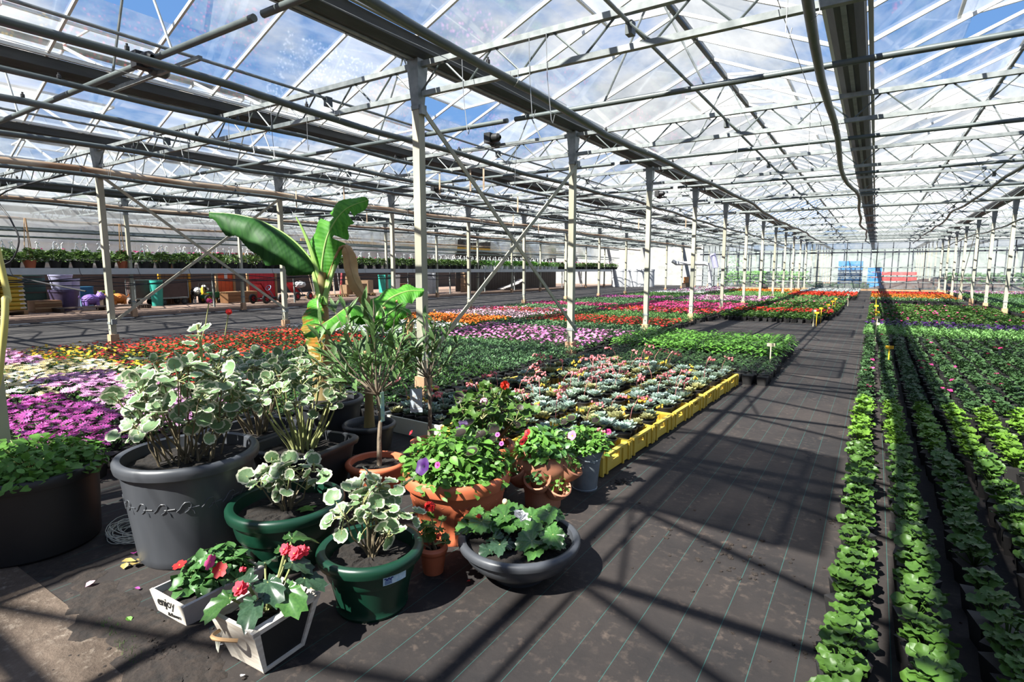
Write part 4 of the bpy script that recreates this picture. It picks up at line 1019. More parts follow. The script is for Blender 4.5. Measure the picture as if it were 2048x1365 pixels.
# small brown pot and coil of string
pot('flower_pot', 'small brown clay pot behind the big grey pot', (-2.97, 1.50), .09, .22, 'p_clay', .75, .03, .012, n=28)
g = G(); r2 = random.Random(8)
for i in range(16):
    a = np.linspace(0, 2*math.pi, 22); R_ = .075+r2.uniform(-.03, .03); z_ = r2.uniform(.006, .05); ph = r2.uniform(0, 6)
    g.tube([(R_*1.3*math.cos(q)+r2.uniform(-.004, .004), R_*math.sin(q), z_+.012*math.sin(2*q+ph)) for q in a], .0018, 4)
MT['string'] = mat('pale_string', (0.5, 0.5, 0.42), 0.8)
tag(obj('string_coil', one(g, 'string_coil', MT['string']), loc=(-2.80, 1.12, 0)), 'tangled coil of pale string between the black tub and grey pot', 'string')
# black tub with petunia foliage
MT['l_pet'] = leafm('petunia_leaf', (0.10, 0.27, 0.035), (0.17, 0.38, 0.06), .25, .22)
MT['l_imp'] = leafm('impatiens_leaf', (0.06, 0.17, 0.045), (0.11, 0.25, 0.07), .2, .2, .4)
def oval_set(m, W=.3, fold=.25, droop=.25):
    out = []
    for s in range(4):
        V, T = leaf_oval(1, W*(1+.12*s), fold*(.6+.3*s), droop*(.5+.35*s), (.18, .42, .68, .88)); out.append(G().add(V, T).data('leaf', [MT[m]], True))
    return out
PETL, IMPL = oval_set('l_pet', .27), oval_set('l_imp', .32, .3, .35)
def mound(t, c, rad, n, L, seed, meshes, front=None, zmin=None, updir=.5):
    """leaves over a dome (upper half of an ellipsoid)"""
    r = random.Random(seed); Ms = []; c, rad = np.array(c, float), np.array(rad, float)
    for i in range(n):
        ph = math.acos(1-1.12*(i+.5)/n); a = GA*i+r.uniform(-.2, .2); o = np.array([math.sin(ph)*math.cos(a), math.sin(ph)*math.sin(a), math.cos(ph)])
        p = c+rad*o*r.uniform(.72, 1.04)
        d = nrm(np.array([o[0], o[1], .1])*.8+np.array([r.gauss(0, .55), r.gauss(0, .55), r.gauss(.1, .35)])); nz = nrm(o*.8+[r.uniform(-.4, .4), r.uniform(-.4, .4), updir])
        Ms.append(mat4(p-d*L*.3, d, nz, L*r.uniform(.65, 1.2)))
    place_leaves(t, meshes, Ms)
    g = G()
    for i in range(0, n, 3): p = Ms[i][:3, 3]; g.tube([(c[0]*.9+p[0]*.1, c[1]*.9+p[1]*.1, c[2]-.02), (c+p)/2*[1, 1, 1.0], p], .002, 4)
    obj('stems', one(g, 'stems', MT['stem_green'], False), t)
def trumpet(t, p, nz, R, m, eye='eye_dark'):
    V = []; n = 25
    for k, (q, z) in enumerate(((.12, -.45), (.22, -.1), (.6, .08), (1, .1))):
        for j in range(n):
            a = 2*math.pi*j/n; rr = q*(1+(.055*math.cos(5*a) if k == 3 else 0)); V.append((rr*math.cos(a), rr*math.sin(a), z+(.06*math.sin(5*a+1) if k == 3 else 0)))
    T = gridT(4, n, True); mi = np.array([1 if (i//(2*n)) == 0 else 0 for i in range(len(T))])
    g = G().add(np.array(V), T, mi); obj('flower', g.data('flower', [MT[m], MT[eye]], True), t, mat4(p, np.cross(nz, [.2, .7, .4]), nz, R))
def filler(t, c, rad, n, L, seed, m):
    """leaves under the outer ones, too many and too deep to pick apart"""
    r = random.Random(seed); g = G(); V, T = leaf_oval(1, .3, .25, .3, (.3, .65)); c, rad = np.array(c, float), np.array(rad, float)
    for i in range(n):
        ph = math.acos(1-1.1*(i+.5)/n); a = GA*i; o = np.array([math.sin(ph)*math.cos(a), math.sin(ph)*math.sin(a), math.cos(ph)]); p = c+rad*o*r.uniform(.6, .93)
        g.add(V, T, 0, mat4(p, (r.gauss(0, 1), r.gauss(0, 1), r.gauss(.2, .5)), o+[0, 0, .5], L*r.uniform(.6, 1.1)))
    tag(obj('inner_leaves', g.data('inner_leaves', [MT[m]], True), t), kind='stuff')
t = pot('garden_tub', 'wide matt black tub at the photograph edge, brimming with petunia leaves', (-3.089, .841), .275, .36, 'p_black', .88, .05, .02)
tb = thing('petunia', 'leafy petunia with few small red flowers filling the black tub', 'plant', (-3.089, .841, 0), 0, GP)
mound(tb, (0, 0, .34), (.29, .29, .14), 290, .05, 21, PETL); filler(tb, (0, 0, .34), (.30, .30, .13), 1000, .042, 121, 'l_pet')
for p in ((.10, -.22, .44), (-.08, -.25, .43)): trumpet(tb, p, (0.2, -.6, .8), .018, 'f_hotpink')
# dark green pots
prof_round = lambda q: 1-(1-q)**1.7
t = pot('garden_pot', 'larger dark green bowl-shaped pot behind the white planters', (-2.007, 1.372), .235, .267, 'p_green', .60, .045, .024, step=.62, extra=prof_round)
tb = thing('variegated_geranium', 'small cream-edged geranium in the larger dark green pot', 'plant', (-2.007, 1.372, 0), 0, GP)
bush(tb, (0.0, 0.0, .35), (.13, .13, .085), 10, 5, .033, .225, 14, base_r=.03, stem_r=.005)
place_leaves(tb, PETL, [mat4((.09, .03, .225), (math.cos(a), math.sin(a), .35), (0, 0, 1), .045) for a in (0, 1.3, 2.5, 3.8, 5)])
t = pot('garden_pot', 'smaller dark green pot with blue price sticker beside the grey bowl', (-1.473, 1.338), .190, .231, 'p_green', .68, .042, .022, step=.66)
MT['sticker'] = mat('sticker_blue', (0.25, 0.5, 0.62), 0.4, 0, (0.62, 0.72, 0.8), 60)
MT['sticker_ink'] = mat('sticker_ink', (0.02, 0.03, 0.2), 0.5)
g = G(); V = []; a0, a1 = -0.52, 0.02
for i in range(10):
    a = a0+(a1-a0)*i/9
    for z, q in ((.188, .1695), (.152, .1665)): V.append((q*math.cos(a), q*math.sin(a), z))
T = []
for i in range(9): T += [[2*i, 2*i+1, 2*i+3], [2*i, 2*i+3, 2*i+2]]
st = obj('price_sticker', one(G().add(np.array(V), T), 'price_sticker', MT['sticker'], True), t); tag(st, 'blue and white printed sticker')
g = G()
for i in range(5): a = a0+.05+.035*i; q = .1688; g.box((q*math.cos(a), q*math.sin(a), .176-.004*(i % 2)), (.002, .008, .004), rz=a)
for k in range(4): a = a0+.11; g.box((.168*math.cos(a), .168*math.sin(a), .169-.004*k), (.0012, .026, .0012), rz=a)
obj('sticker_print', one(g, 'sticker_print', MT['sticker_ink'], False), t)
tb = thing('variegated_geranium', 'compact cream-edged geranium in the smaller dark green pot', 'plant', (-1.473, 1.338, 0), 0, GP)
bush(tb, (0.0, 0.02, .335), (.115, .115, .13), 15, 6, .029, .19, 15, base_r=.02, stem_r=.005)
# small terracotta with red geranium
t = pot('flower_pot', 'small dark terracotta pot tucked behind the smaller green pot', (-1.428, 1.625), .06, .112, 'p_terra', .7, .03, .008, soil=.02, n=32)
ZON = []
for s in range(4):
    V, T, mi = leaf_round(1.0, 14, .25, .12, 7, (.40, .70, 1.0), s, 9, .6); g = G().add(V, T, mi); ZON.append(g.data('leaf', [MT['l_gera']], True))
ZON2 = []
for s in range(4):
    V, T, mi = leaf_round(1.0, 14, .25, .12, 7, (.80, .9, 1.0), s, 1, .6); ZON2.append(G().add(V, T, mi).data('leaf', [MT['zone'], MT['l_gera']], True))
tb = thing('red_geranium', 'little red geranium in the small terracotta pot', 'plant', (-1.428, 1.625, 0), 0, GP)
bush(tb, (-.01, 0, .165), (.055, .055, .055), 6, 4, .02, .095, 16, meshes=ZON, base_r=.015, stem_r=.004)
cluster_flower(tb, (-.005, -.01, .275), .028, 'f_red', 5, (0, 0, .18)); cluster_flower(tb, (.05, -.02, .17), .014, 'f_scarlet', 6)
# fluted terracotta planter
def flutes(th, i): return 1-.045*np.abs(np.sin(13*th))**1.5*(1 if 2 <= i <= 10 else (.5 if i == 1 else 0))
t = pot('fluted_planter', 'large terracotta planter with fluted sides behind the grey bowl', (-1.58, 1.978), .251, .30, 'p_terra', .74, .06, .022, n=156, mod=flutes)
for i in range(26):
    a = (i+.5)*2*math.pi/26; q = .251*.74+(.229-.251*.74)*.78
    obj('scallop', one(G().tube([((q-.001)*math.cos(a+b), (q-.001)*math.sin(a+b), .190+.014*math.cos(b*13)) for b in np.linspace(-.118, .118, 7)], .003, 5), 'scallop', MT['p_terra']), t)
tb = thing('petunia', 'mixed petunia and ivy foliage mound filling the fluted terracotta planter', 'plant', (-1.58, 1.978, 0), 0, GP)
mound(tb, (0, 0, .28), (.26, .26, .21), 300, .05, 22, PETL); filler(tb, (0, 0, .28), (.27, .27, .20), 1100, .042, 122, 'l_pet')
place_leaves(tb, ZON2, [mat4((x, y, z), (.6, .2, .1), (0.1, -.4, 1), .036) for x, y, z in ((.06, -.05, .485), (.12, .02, .47), (.14, .10, .475), (.02, .06, .50), (.16, -.10, .43), (.10, .14, .47), (.17, .03, .45))])
fl = lambda u, v, d: at(u, v, d)-np.array([-1.58, 1.978, 0])
trumpet(tb, fl(846, 934, 2.28), (-.1, -.9, .5), .036, 'f_purple'); trumpet(tb, fl(875, 931, 2.30), (0, -.9, .5), .014, 'f_hotpink')
trumpet(tb, fl(925, 853, 2.62), (0.2, -.7, .7), .03, 'f_purple'); trumpet(tb, fl(822, 866, 2.5), (-.4, -.7, .6), .012, 'f_crimson')
for u, v in ((995, 870), (1003, 888), (940, 905), (905, 922)): trumpet(tb, fl(u, v, 2.45), (.2, -.8, .6), .011, 'f_magenta')
# pot of zonal geraniums behind it
t = pot('garden_pot', 'terracotta pot mostly hidden behind the fluted planter', (-1.78, 2.46), .18, .26, 'p_terra', .74, .05, .02)
tb = thing('zonal_geranium', 'leafy zonal geranium with one red flower head behind the fluted planter', 'plant', (-1.78, 2.46, 0), 0, GP)
bush(tb, (0.02, 0.02, .40), (.23, .21, .16), 26, 9, .030, .23, 17, meshes=ZON+ZON2[:1]+PETL[:0], base_r=.06)
ff = lambda u, v, d: at(u, v, d)-np.array([-1.78, 2.46, 0])
cluster_flower(tb, ff(1010, 771, 3.02), .03, 'f_scarlet', 7, (0.05, .02, .45)); cluster_flower(tb, ff(968, 804, 2.9), .026, 'f_palepink', 8, (0, 0, .45))
# terracotta jar with side pockets
t = thing('strawberry_jar', 'clay jar with bulging side pockets between bucket and fluted planter', 'pot', (-1.37, 2.42, 0), 0, GP)
prof = [(.085, 0), (.092, .01), (.096, .08), (.115, .15), (.142, .205), (.15, .24), (.135, .27), (.11, .29), (.115, .305), (.108, .307), (.092, .29)]
obj('body', one(G().add(*lathe(prof, 40)), 'body', MT['p_clay'], True, 50), t); obj('soil', soil_disc(.095, .292), t)
PK = [(-1.25, .175, .125), (-0.45, .13, .115), (-2.2, .19, .125), (.15, .21, .13), (-2.9, .14, .115)]
for a, z, q in PK:
    p = [(.01, -.045), (.03, -.035), (.045, -.015), (.052, .012), (.055, .03), (.05, .034), (.043, .02), (.03, -.01)]
    M = mat4((q*math.cos(a), q*math.sin(a), z), (-math.sin(a), math.cos(a), 0), (math.cos(a)*.75, math.sin(a)*.75, 1), 1.25)
    obj('pocket', one(G().add(*lathe(p, 20), 0, M), 'pocket', MT['p_clay'], True, 50), t)
tb = thing('impatiens', 'green plants spilling from the clay jar and its pockets', 'plant', (-1.37, 2.42, 0), 0, GP)
mound(tb, (0, 0, .29), (.15, .15, .13), 170, .045, 23, IMPL+PETL); filler(tb, (0, 0, .30), (.15, .15, .12), 450, .035, 123, 'l_pet')
for i, (a, z, q) in enumerate(PK[:4]): mound(tb, ((q+.02)*math.cos(a), (q+.02)*math.sin(a), z+.02), (.05, .05, .05), 22, .03 if i % 2 else .036, 24+i, IMPL if i % 2 == 0 else PETL)
fj = lambda u, v, d: at(u, v, d)-np.array([-1.37, 2.42, 0])
for u, v in ((1050, 878), (1055, 866), (1045, 884)): trumpet(tb, fj(u, v, 2.68), (-.2, -.8, .6), .018, 'f_red')
# zinc bucket
t = thing('zinc_bucket', 'galvanised zinc bucket at the corner of the yellow crates', 'bucket', (-1.294, 2.762, 0), 0, GP)
prof = [(.066, .006), (.070, .0), (.071, .008), (.0685, .01), (.085, .165), (.0875, .168), (.0865, .175), (.0915, .228), (.095, .230), (.095, .238), (.090, .238), (.072, .05)]
obj('body', one(G().add(*lathe(prof, 40)), 'body', MT['zinc'], True, 30), t); obj('soil', soil_disc(.084, .215), t)
for a in (-2.3, .84):
    g = G().box((.094*math.cos(a), .094*math.sin(a), .235), (.006, .026, .05), rz=a); obj('ear', one(g, 'ear', MT['zinc'], False), t)
g = G(); a0 = -2.3
g.tube([(.10*math.cos(a0), .10*math.sin(a0), .25), (.10*math.cos(a0+.5), .10*math.sin(a0+.5), .215), (.105*math.cos(a0+1.1), .105*math.sin(a0+1.1), .19), (.108*math.cos(a0+1.57), .108*math.sin(a0+1.57), .182), (.105*math.cos(a0+2.0), .105*math.sin(a0+2.0), .19), (.10*math.cos(a0+2.7), .10*math.sin(a0+2.7), .22), (.10*math.cos(a0+3.14), .10*math.sin(a0+3.14), .25)], .0035, 6)
obj('bail_handle', one(g, 'bail_handle', MT['zinc']), t)
tb = thing('petunia', 'petunia with two pink flowers growing in the zinc bucket', 'plant', (-1.294, 2.762, 0), 0, GP)
mound(tb, (0, 0, .235), (.135, .135, .12), 160, .038, 28, PETL); filler(tb, (0, 0, .235), (.13, .13, .11), 400, .035, 128, 'l_pet'); fb = lambda u, v, d: at(u, v, d)-np.array([-1.294, 2.762, 0])
trumpet(tb, fb(1144, 872, 2.86), (-.2, -.9, .5), .026, 'f_pink', 'eye'); trumpet(tb, fb(1217, 864, 2.98), (.2, -.9, .4), .016, 'f_hotpink')
place_leaves(tb, ZON2, [mat4(fb(u, v, 2.95), (.6, .2, .1), (0, -.5, 1), .03) for u, v in ((1142, 838), (1128, 845), (1136, 852), (1190, 842))])
# grey bowl of begonias
t = pot('garden_bowl', 'low wide grey bowl planted with begonias at the aisle edge', (-1.128, 1.802), .245, .165, 'p_grey', .46, .035, .02, step=.5, extra=lambda q: 1-(1-q)**1.9, soil=.03)
MT['l_beg'] = leafm('begonia_leaf', (0.04, 0.115, 0.03), (0.085, 0.20, 0.045), .12, .3, .25)
MT['l_begd'] = leafm('dark_begonia_leaf', (0.02, 0.05, 0.025), (0.045, 0.09, 0.05), .1, .2, .25)
def beg_leaf(seed, m, tip=.55, body=.62, pw=6, lob=.0):
    """lop-sided pointed leaf with toothed edge and sunken veins"""
    r = random.Random(seed); n = 36; V = [(0, 0, 0)]; T = []
    for k, q in enumerate((.3, .6, .85, 1.0)):
        for j in range(n):
            a = 2*math.pi*j/n; c = math.cos(a)
            rr = q*(body+.12*math.sin(a)+tip*max(0, c)**pw+lob*math.cos(5*a)); d = abs((a+math.pi) % (2*math.pi)-math.pi); d = math.pi-d
            rr *= 1-.8*math.exp(-(d/.28)**2)*q
            if k == 3: rr *= 1+(.09 if j % 2 else -.05)
            V.append((rr*math.sin(a), rr*c, .07*q*math.cos(8*a+seed)+.16*q*q*abs(math.sin(a))-.30*max(0, rr*c)**2-.05*q))
    for j in range(n): T.append([0, 1+(j+1) % n, 1+j])
    for k in range(3):
        for j in range(n): a, b = 1+k*n+j, 1+k*n+(j+1) % n; T += [[a, b, b+n], [a, b+n, a+n]]
    return G().add(np.array(V), T).data('leaf', [MT[m]], True)
BEG = [beg_leaf(s, 'l_beg', .12, .80, 4, .02) for s in range(3)]; BEGD = [beg_leaf(s, 'l_begd', .2, .72, 4, .08) for s in range(3)]; BEGP = [beg_leaf(s, 'l_begd' if s else 'l_beg', .75, .50, 3) for s in range(3)]
def begonia(label, loc, spots, R, z0, seed, meshes, flower=None, pos=None):
    tb = thing('begonia', label, 'plant', (*loc, 0), 0, GP); r = random.Random(seed); g = G(); Ms = []
    for (x, y, z, a) in spots:
        d = np.array([math.cos(a), math.sin(a), -.1]); Ms.append(mat4((x, y, z), d, (math.cos(a)*.3, math.sin(a)*.3-.35, 1), R*r.uniform(.75, 1.15))); g.tube([(0, 0, z0-.01), (x*.6, y*.6, (z+z0)/2), (x, y, z)], .004, 5)
    obj('stems', one(g, 'stems', MT['stem_green']), tb); place_leaves(tb, meshes, Ms); return tb
def ring(n, q, z, r0=0, seed=0):
    r = random.Random(seed); return [(q*r.uniform(.4, 1)*math.cos(GA*i+r0), q*r.uniform(.4, 1)*math.sin(GA*i+r0), z+r.uniform(-.02, .03), GA*i+r0) for i in range(n)]
begonia('begonia with glossy green leaves at the aisle side of the grey bowl', (-1.01, 1.80), ring(9, .07, .19, 0, 1), .062, .13, 1, BEG)
b2 = begonia('begonia with a large white flower at the back of the grey bowl', (-1.19, 1.86), ring(9, .075, .20, 1, 2), .062, .13, 2, BEG)
pw = at(1040, 1044, 2.08)-np.array([-1.19, 1.86, 0])
for k in range(7):
    a = k*.9; V, T = leaf_oval(1, .48, .5, -.25, (.25, .5, .8)); obj('petal', G().add(V, T).data('petal', [MT['f_white']], True), b2, mat4(pw+[0, 0, .004*k], (math.cos(a), math.sin(a), .35+.08*k), (-math.cos(a)*.5, -math.sin(a)*.5-.3, 1), .042-.002*k))
obj('bud', G().add(*ball(1, 8, 5, 1.1, .05, 3)).data('bud', [MT['f_cream']], True), b2, mat4(at(1010, 1004, 2.3)-np.array([-1.19, 1.86, 0]), (0, 1, 0), (0, 0, 1), .012))
begonia('dark bronze-leaved begonia at the front of the grey bowl', (-1.16, 1.70), ring(5, .055, .165, 2, 3), .05, .13, 3, BEGD)
begonia('begonia at the far edge of the grey bowl beside the clay jar', (-1.08, 1.95), ring(5, .05, .21, .5, 4), .058, .13, 4, BEG)
b5 = begonia('begonia with a tiny red bud beside the small terracotta pot', (-1.29, 1.76), ring(5, .055, .19, 3, 5), .055, .13, 5, BEG)
obj('bud', G().add(*ball(1, 7, 4, 1.1, .05, 3)).data('bud', [MT['f_scarlet']], True), b5, mat4(at(958, 1033, 2.14)-np.array([-1.29, 1.76, 0]), (0, 1, 0), (0, 0, 1), .009))
# ------------------------------------------------------------------ white wooden planters
MT['whitewood'] = mat('whitewashed_wood', (0.66, 0.62, 0.55), 0.75, 0, (0.42, 0.36, 0.29), 14, stretch=(1, 1, 6), contrast=.3)
MT['greywood'] = mat('grey_washed_wood', (0.30, 0.28, 0.27), 0.8, 0, (0.45, 0.42, 0.4), 14, contrast=.3)
MT['chalk'] = mat('chalkboard', (0.006, 0.006, 0.006), 0.7)
MT['cane'] = mat('cane_handle', (0.42, 0.24, 0.10), 0.6, 0, (0.52, 0.33, 0.17), 12)
def quad_board(c4, th):
    """board from four corner points (outer face, anticlockwise from outside), given a thickness inward"""
    c4 = np.array(c4, float); nz = nrm(np.cross(c4[1]-c4[0], c4[2]-c4[0])); V = np.vstack([c4-nz*th, c4])
    return V, _BT
def flared_box(name, label, loc, rz, top, bot, h, th=.011, end_mat='whitewood', side_mat='whitewood', cat='planter'):
    t = thing(name, label, cat, (*loc, 0), rz, 'white wooden planters')
    (tw, tl), (bw, bl) = top, bot
    B = [(-bw/2, -bl/2, 0.006), (bw/2, -bl/2, 0.006), (bw/2, bl/2, 0.006), (-bw/2, bl/2, 0.006)]; Tt = [(-tw/2, -tl/2, h), (tw/2, -tl/2, h), (tw/2, tl/2, h), (-tw/2, tl/2, h)]
    for i, m in enumerate((end_mat, side_mat, end_mat, side_mat)):
        j = (i+1) % 4; obj('board', one(G().add(*quad_board([B[i], B[j], Tt[j], Tt[i]], th)), 'board', MT[m], False), t)
    obj('base', one(G().box((0, 0, .012), (bw-.012, bl-.012, .012)), 'base', MT['greywood'], False), t)
    V = np.array([(-tw/2+th, -tl/2+th, h-.02), (tw/2-th, -tl/2+th, h-.02), (tw/2-th, tl/2-th, h-.02), (-tw/2+th, tl/2-th, h-.02)])
    g = G(); n = 10; r = random.Random(4)
    P = [(V[0][0]+(V[1][0]-V[0][0])*i/(n-1), V[0][1]+(V[2][1]-V[0][1])*j/(n-1), h-.022+r.uniform(-.006, .004)) for j in range(n) for i in range(n)]
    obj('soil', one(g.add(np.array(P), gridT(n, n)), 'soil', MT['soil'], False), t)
    return t, B, Tt
t1, B, Tt = flared_box('wooden_planter', 'low whitewashed wooden box with black handwriting on its end', (-1.99, 1.025), 0.03, (.215, .31), (.185, .28), .088, side_mat='greywood')
MT['ink'] = mat('black_ink', (0.01, 0.01, 0.01), 0.6)
sl = math.atan2(.015, .082)
def writing(txt, size, x, z, parent, y0, tilt, rot=-.12):
    cu = bpy.data.curves.new('handwriting', 'FONT'); cu.body = txt; cu.size = size; cu.align_x = 'CENTER'; cu.shear = .35; cu.extrude = .0004; cu.offset = .0006
    cu.materials.append(MT['ink']); tmp = bpy.data.objects.new('handwriting', cu); COL.objects.link(tmp); bpy.context.view_layer.update()
    me = bpy.data.meshes.new_from_object(tmp.evaluated_get(bpy.context.evaluated_depsgraph_get())); bpy.data.objects.remove(tmp); o = obj('handwriting', me, parent)
    o.location = (x, y0, z); o.rotation_euler = (math.pi/2+tilt, rot, 0); return o
writing('enjoy', .052, -.012, .050, t1, -.1495, sl*1.0); writing('& flowers', .022, .028, .020, t1, -.1440, sl)
tb = thing('impatiens', 'dense green impatiens with red flowers in the low white box', 'plant', (-1.99, 1.025, 0), 0, GP)
mound(tb, (0, 0.02, .085), (.10, .13, .10), 150, .045, 31, IMPL); filler(tb, (0, .02, .085), (.09, .12, .09), 160, .04, 131, 'l_imp')
def impflower(t, p, nz, R, m):
    V, T, mi = flower_flat(1, 5, 1.0, .08, .1); obj('flower', G().add(V, T, mi).data('flower', [MT[m], MT['eye']], False), t, mat4(p, np.cross(nz, [.3, .7, .2]), nz, R))
fi = lambda u, v, d: at(u, v, d)-np.array([-1.99, 1.025, 0])
impflower(tb, fi(421, 1125, 1.98), (0, -.8, .6), .027, 'f_hotpink'); impflower(tb, fi(440, 1141, 1.97), (.3, -.7, .6), .028, 'f_red'); impflower(tb, fi(359, 1131, 2.02), (0, -.3, 1), .024, 'f_red')
t2, B, Tt = flared_box('wooden_planter', 'white-framed flared planter with black chalkboard side and cane handles', (-1.552, .968), .05, (.195, .245), (.135, .15), .172)
g = G()                                                   # chalkboard on the long side, framed by battens
for s, nm in ((1, 0), (-1, 0)):
    i, j = (1, 2) if s == 1 else (3, 0)
    b0, b1, c1, c0 = [np.array(q, float) for q in (B[i], B[j], Tt[j], Tt[i])]
    mix = lambda u, v: (b0*(1-u)+b1*u)*(1-v)+(c0*(1-u)+c1*u)*v
    nz = nrm(np.cross(b1-b0, c0-b0))
    obj('chalkboard', one(G().add(*quad_board([mix(.04, .04)+nz*.004, mix(.96, .04)+nz*.004, mix(.96, .96)+nz*.004, mix(.04, .96)+nz*.004], .004)), 'chalkboard', MT['chalk'], False), t2)
    for (u0, v0, u1, v1) in ((0, 0, .09, 1), (.91, 0, 1, 1), (.09, 0, .91, .07), (-.01, .9, 1.01, 1.0)):
        obj('batten', one(G().add(*quad_board([mix(u0, v0)+nz*.011, mix(u1, v0)+nz*.011, mix(u1, v1)+nz*.011, mix(u0, v1)+nz*.011], .012)), 'batten', MT['whitewood'], False), t2)
for s in (-1, 1):
    y = s*.118; pts = [(-.045+.09*q, y+s*(.012+.045*math.sin(math.pi*q)), .135+.02*math.sin(math.pi*q)) for q in np.linspace(0, 1, 9)]
    obj('cane_handle', one(G().tube(pts, .006, 7), 'cane_handle', MT['cane']), t2)
g = G()
for i in range(5): g.tube([(-.05+.004*i, -.125, .135), (-.055+.006*i, -.137, .11), (-.05+.005*i, -.138-.002*i, .08)], .0012, 4)
obj('raffia', one(g, 'raffia', MT['string']), t2)
sp_ = [(-.05, -.10, .215, -1.7), (-.10, -.02, .23, 2.9), (-.07, .05, .265, 2.3), (-.02, .10, .30, 1.7), (.05, .08, .285, .55), (.02, .0, .245, -.3), (.07, .03, .22, -.2), (-.02, -.05, .25, 3.6), (.04, -.06, .215, -.9), (-.03, .14, .325, 1.4), (.09, .10, .235, .4)]
tb = begonia('dark glossy begonia with coral red flowers in the chalkboard planter', (-1.552, .968), [(x*.9, y*.9, z, a) for x, y, z, a in sp_], .07, .145, 9, BEGP)
fi = lambda u, v, d: at(u, v, d)-np.array([-1.552, .968, 0])
for u, v, d, R in ((483, 1178, 1.66, .021), (574, 1100, 1.78, .018), (594, 1108, 1.76, .021), (608, 1103, 1.79, .018), (488, 1140, 1.85, .008)):
    p = fi(u, v, d)
    for k in range(4): nz = nrm([math.cos(k*1.6)*.5, math.sin(k*1.6)*.5-.6, .6]); impflower(tb, p+nz*.004*k, nz, R, 'f_coral')

# ------------------------------------------------------------------ banana plants
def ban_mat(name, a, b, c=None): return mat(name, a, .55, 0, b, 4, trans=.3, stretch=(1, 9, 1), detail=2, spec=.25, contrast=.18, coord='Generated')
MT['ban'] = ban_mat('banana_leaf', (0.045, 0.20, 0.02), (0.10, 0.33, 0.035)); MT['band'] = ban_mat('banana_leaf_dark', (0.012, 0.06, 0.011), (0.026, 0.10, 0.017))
MT['bany'] = mat('yellowing_banana_leaf', (0.07, 0.13, 0.015), .5, 0, (0.34, 0.15, 0.02), 7, trans=.25, contrast=.1)
MT['bandry'] = mat('dry_banana_leaf', (0.36, 0.20, 0.08), .8, 0, (0.55, 0.38, 0.19), 7, trans=.2, bump=.4)
MT['banrib'] = mat('banana_midrib', (0.26, 0.42, 0.10), .5)
MT['bantrunk'] = mat('banana_trunk', (0.10, 0.045, 0.02), .75, 0, (0.20, 0.17, 0.05), 5, stretch=(1, 1, .4), bump=.3)
def spline(P, n):
    P = np.array(P, float); t = np.linspace(0, len(P)-1, n); out = []
    for q in t:
        i = min(int(q), len(P)-2); f = q-i; p0, p1, p2, p3 = P[max(i-1, 0)], P[i], P[i+1], P[min(i+2, len(P)-1)]
        out.append(.5*((2*p1)+(-p0+p2)*f+(2*p0-5*p1+4*p2-p3)*f*f+(-p0+3*p1-3*p2+p3)*f**3))
    return np.array(out)
def banana_leaf(t, pts, wl, wr, nz, fold, m, seed=0, start=.1, tear=(), name='leaf', wave=.012, pet=.011, e=.6, p=.75, m2=None):
    """blade along a midrib: wl, wr half widths, fold = droop angle of the two halves, nz = blade normal at the midrib"""
    n = 90; P = spline(pts, n); k = 7; r = random.Random(seed); V = []; ph = r.uniform(0, 6)
    for i in range(n):
        q = i/(n-1); d = nrm(P[min(i+1, n-1)]-P[max(i-1, 0)]); side = nrm(np.cross(d, nz)); up = np.cross(side, d)
        w = 0 if q < start else math.sin(math.pi*min(1, ((q-start)/(1-start))**p*.97+.03))**e
        for j in range(-k, k+1):
            s = j/k; W = (wl if j < 0 else wr)*w*(1+.05*math.sin(i*.42+ph)+.05*math.sin(i*.19)); a = fold*abs(s)**.8
            for (sgn, q0, q1, dep) in tear:
                if (j < 0) == (sgn < 0) and q0 < q < q1: W *= 1-dep*abs(s)
            V.append(P[i]+side*W*s*math.cos(a)-up*W*abs(s)*math.sin(a)+up*wave*math.sin(i*.34+ph+2*s)*abs(s)+up*.0022*math.sin(i*2.1)*min(1, 3*abs(s)))
    T = gridT(n, 2*k+1); mi = 0
    if m2:
        fi = np.arange(len(T))//2; row, colm = fi//(2*k), fi % (2*k); edge = np.abs(colm-k+.5)/k; w_ = row/n+.35*edge+.10*np.sin(row*.9)+.06*np.sin(row*2.3+colm); mi = np.where(w_ > 1.0, 2, np.where(w_ > .62, 1, 0))
    lf = obj(name, G().add(np.array(V), T, mi).data(name, [MT[m]]+([MT[q] for q in m2] if m2 else []), True, 80), t)
    obj('midrib', one(G().tube(P, [pet*(1-.8*i/(n-1)) for i in range(n)], 6), 'midrib', MT['banrib' if m != 'bandry' else 'bandry']), lf)
    return lf
pot('garden_pot', 'dark grey round pot of the tall banana behind the square pot', (-3.279, 2.633), .243, .30, 'p_dark', .78, .045, .02)
c1 = np.array([-3.279, 2.633, 0]); D1 = 3.98
tb = thing('banana_plant', 'tall banana plant with a wide arching leaf and dry brown leaf', 'plant', tuple(c1), 0, GP)
A = lambda u, v, d=0: at(u, v, D1+d)-c1
obj('trunk', one(G().tube(spline([A(645, 800), A(643, 720), A(640, 640), A(642, 580), A(645, 545)], 12), [.075, .068, .06, .055, .05, .048, .045, .042, .038, .034, .03, .024], 12), 'trunk', MT['bantrunk']), tb)
obj('sheath', one(G().tube(spline([A(655, 790), A(652, 700), A(648, 620), A(655, 565)], 10), [.05, .055, .05, .045, .04, .035, .03, .02, .015, .008], 9), 'sheath', MT['bandry']), tb)
TC = nrm(-FWD)                                            # towards the viewer side of the plant
banana_leaf(tb, [A(645, 570), A(625, 525), A(585, 480), A(530, 446), A(475, 430), A(418, 425)], .24, .20, (0, 0.1, 1), 1.15, 'band', 1, .12, wave=.02)
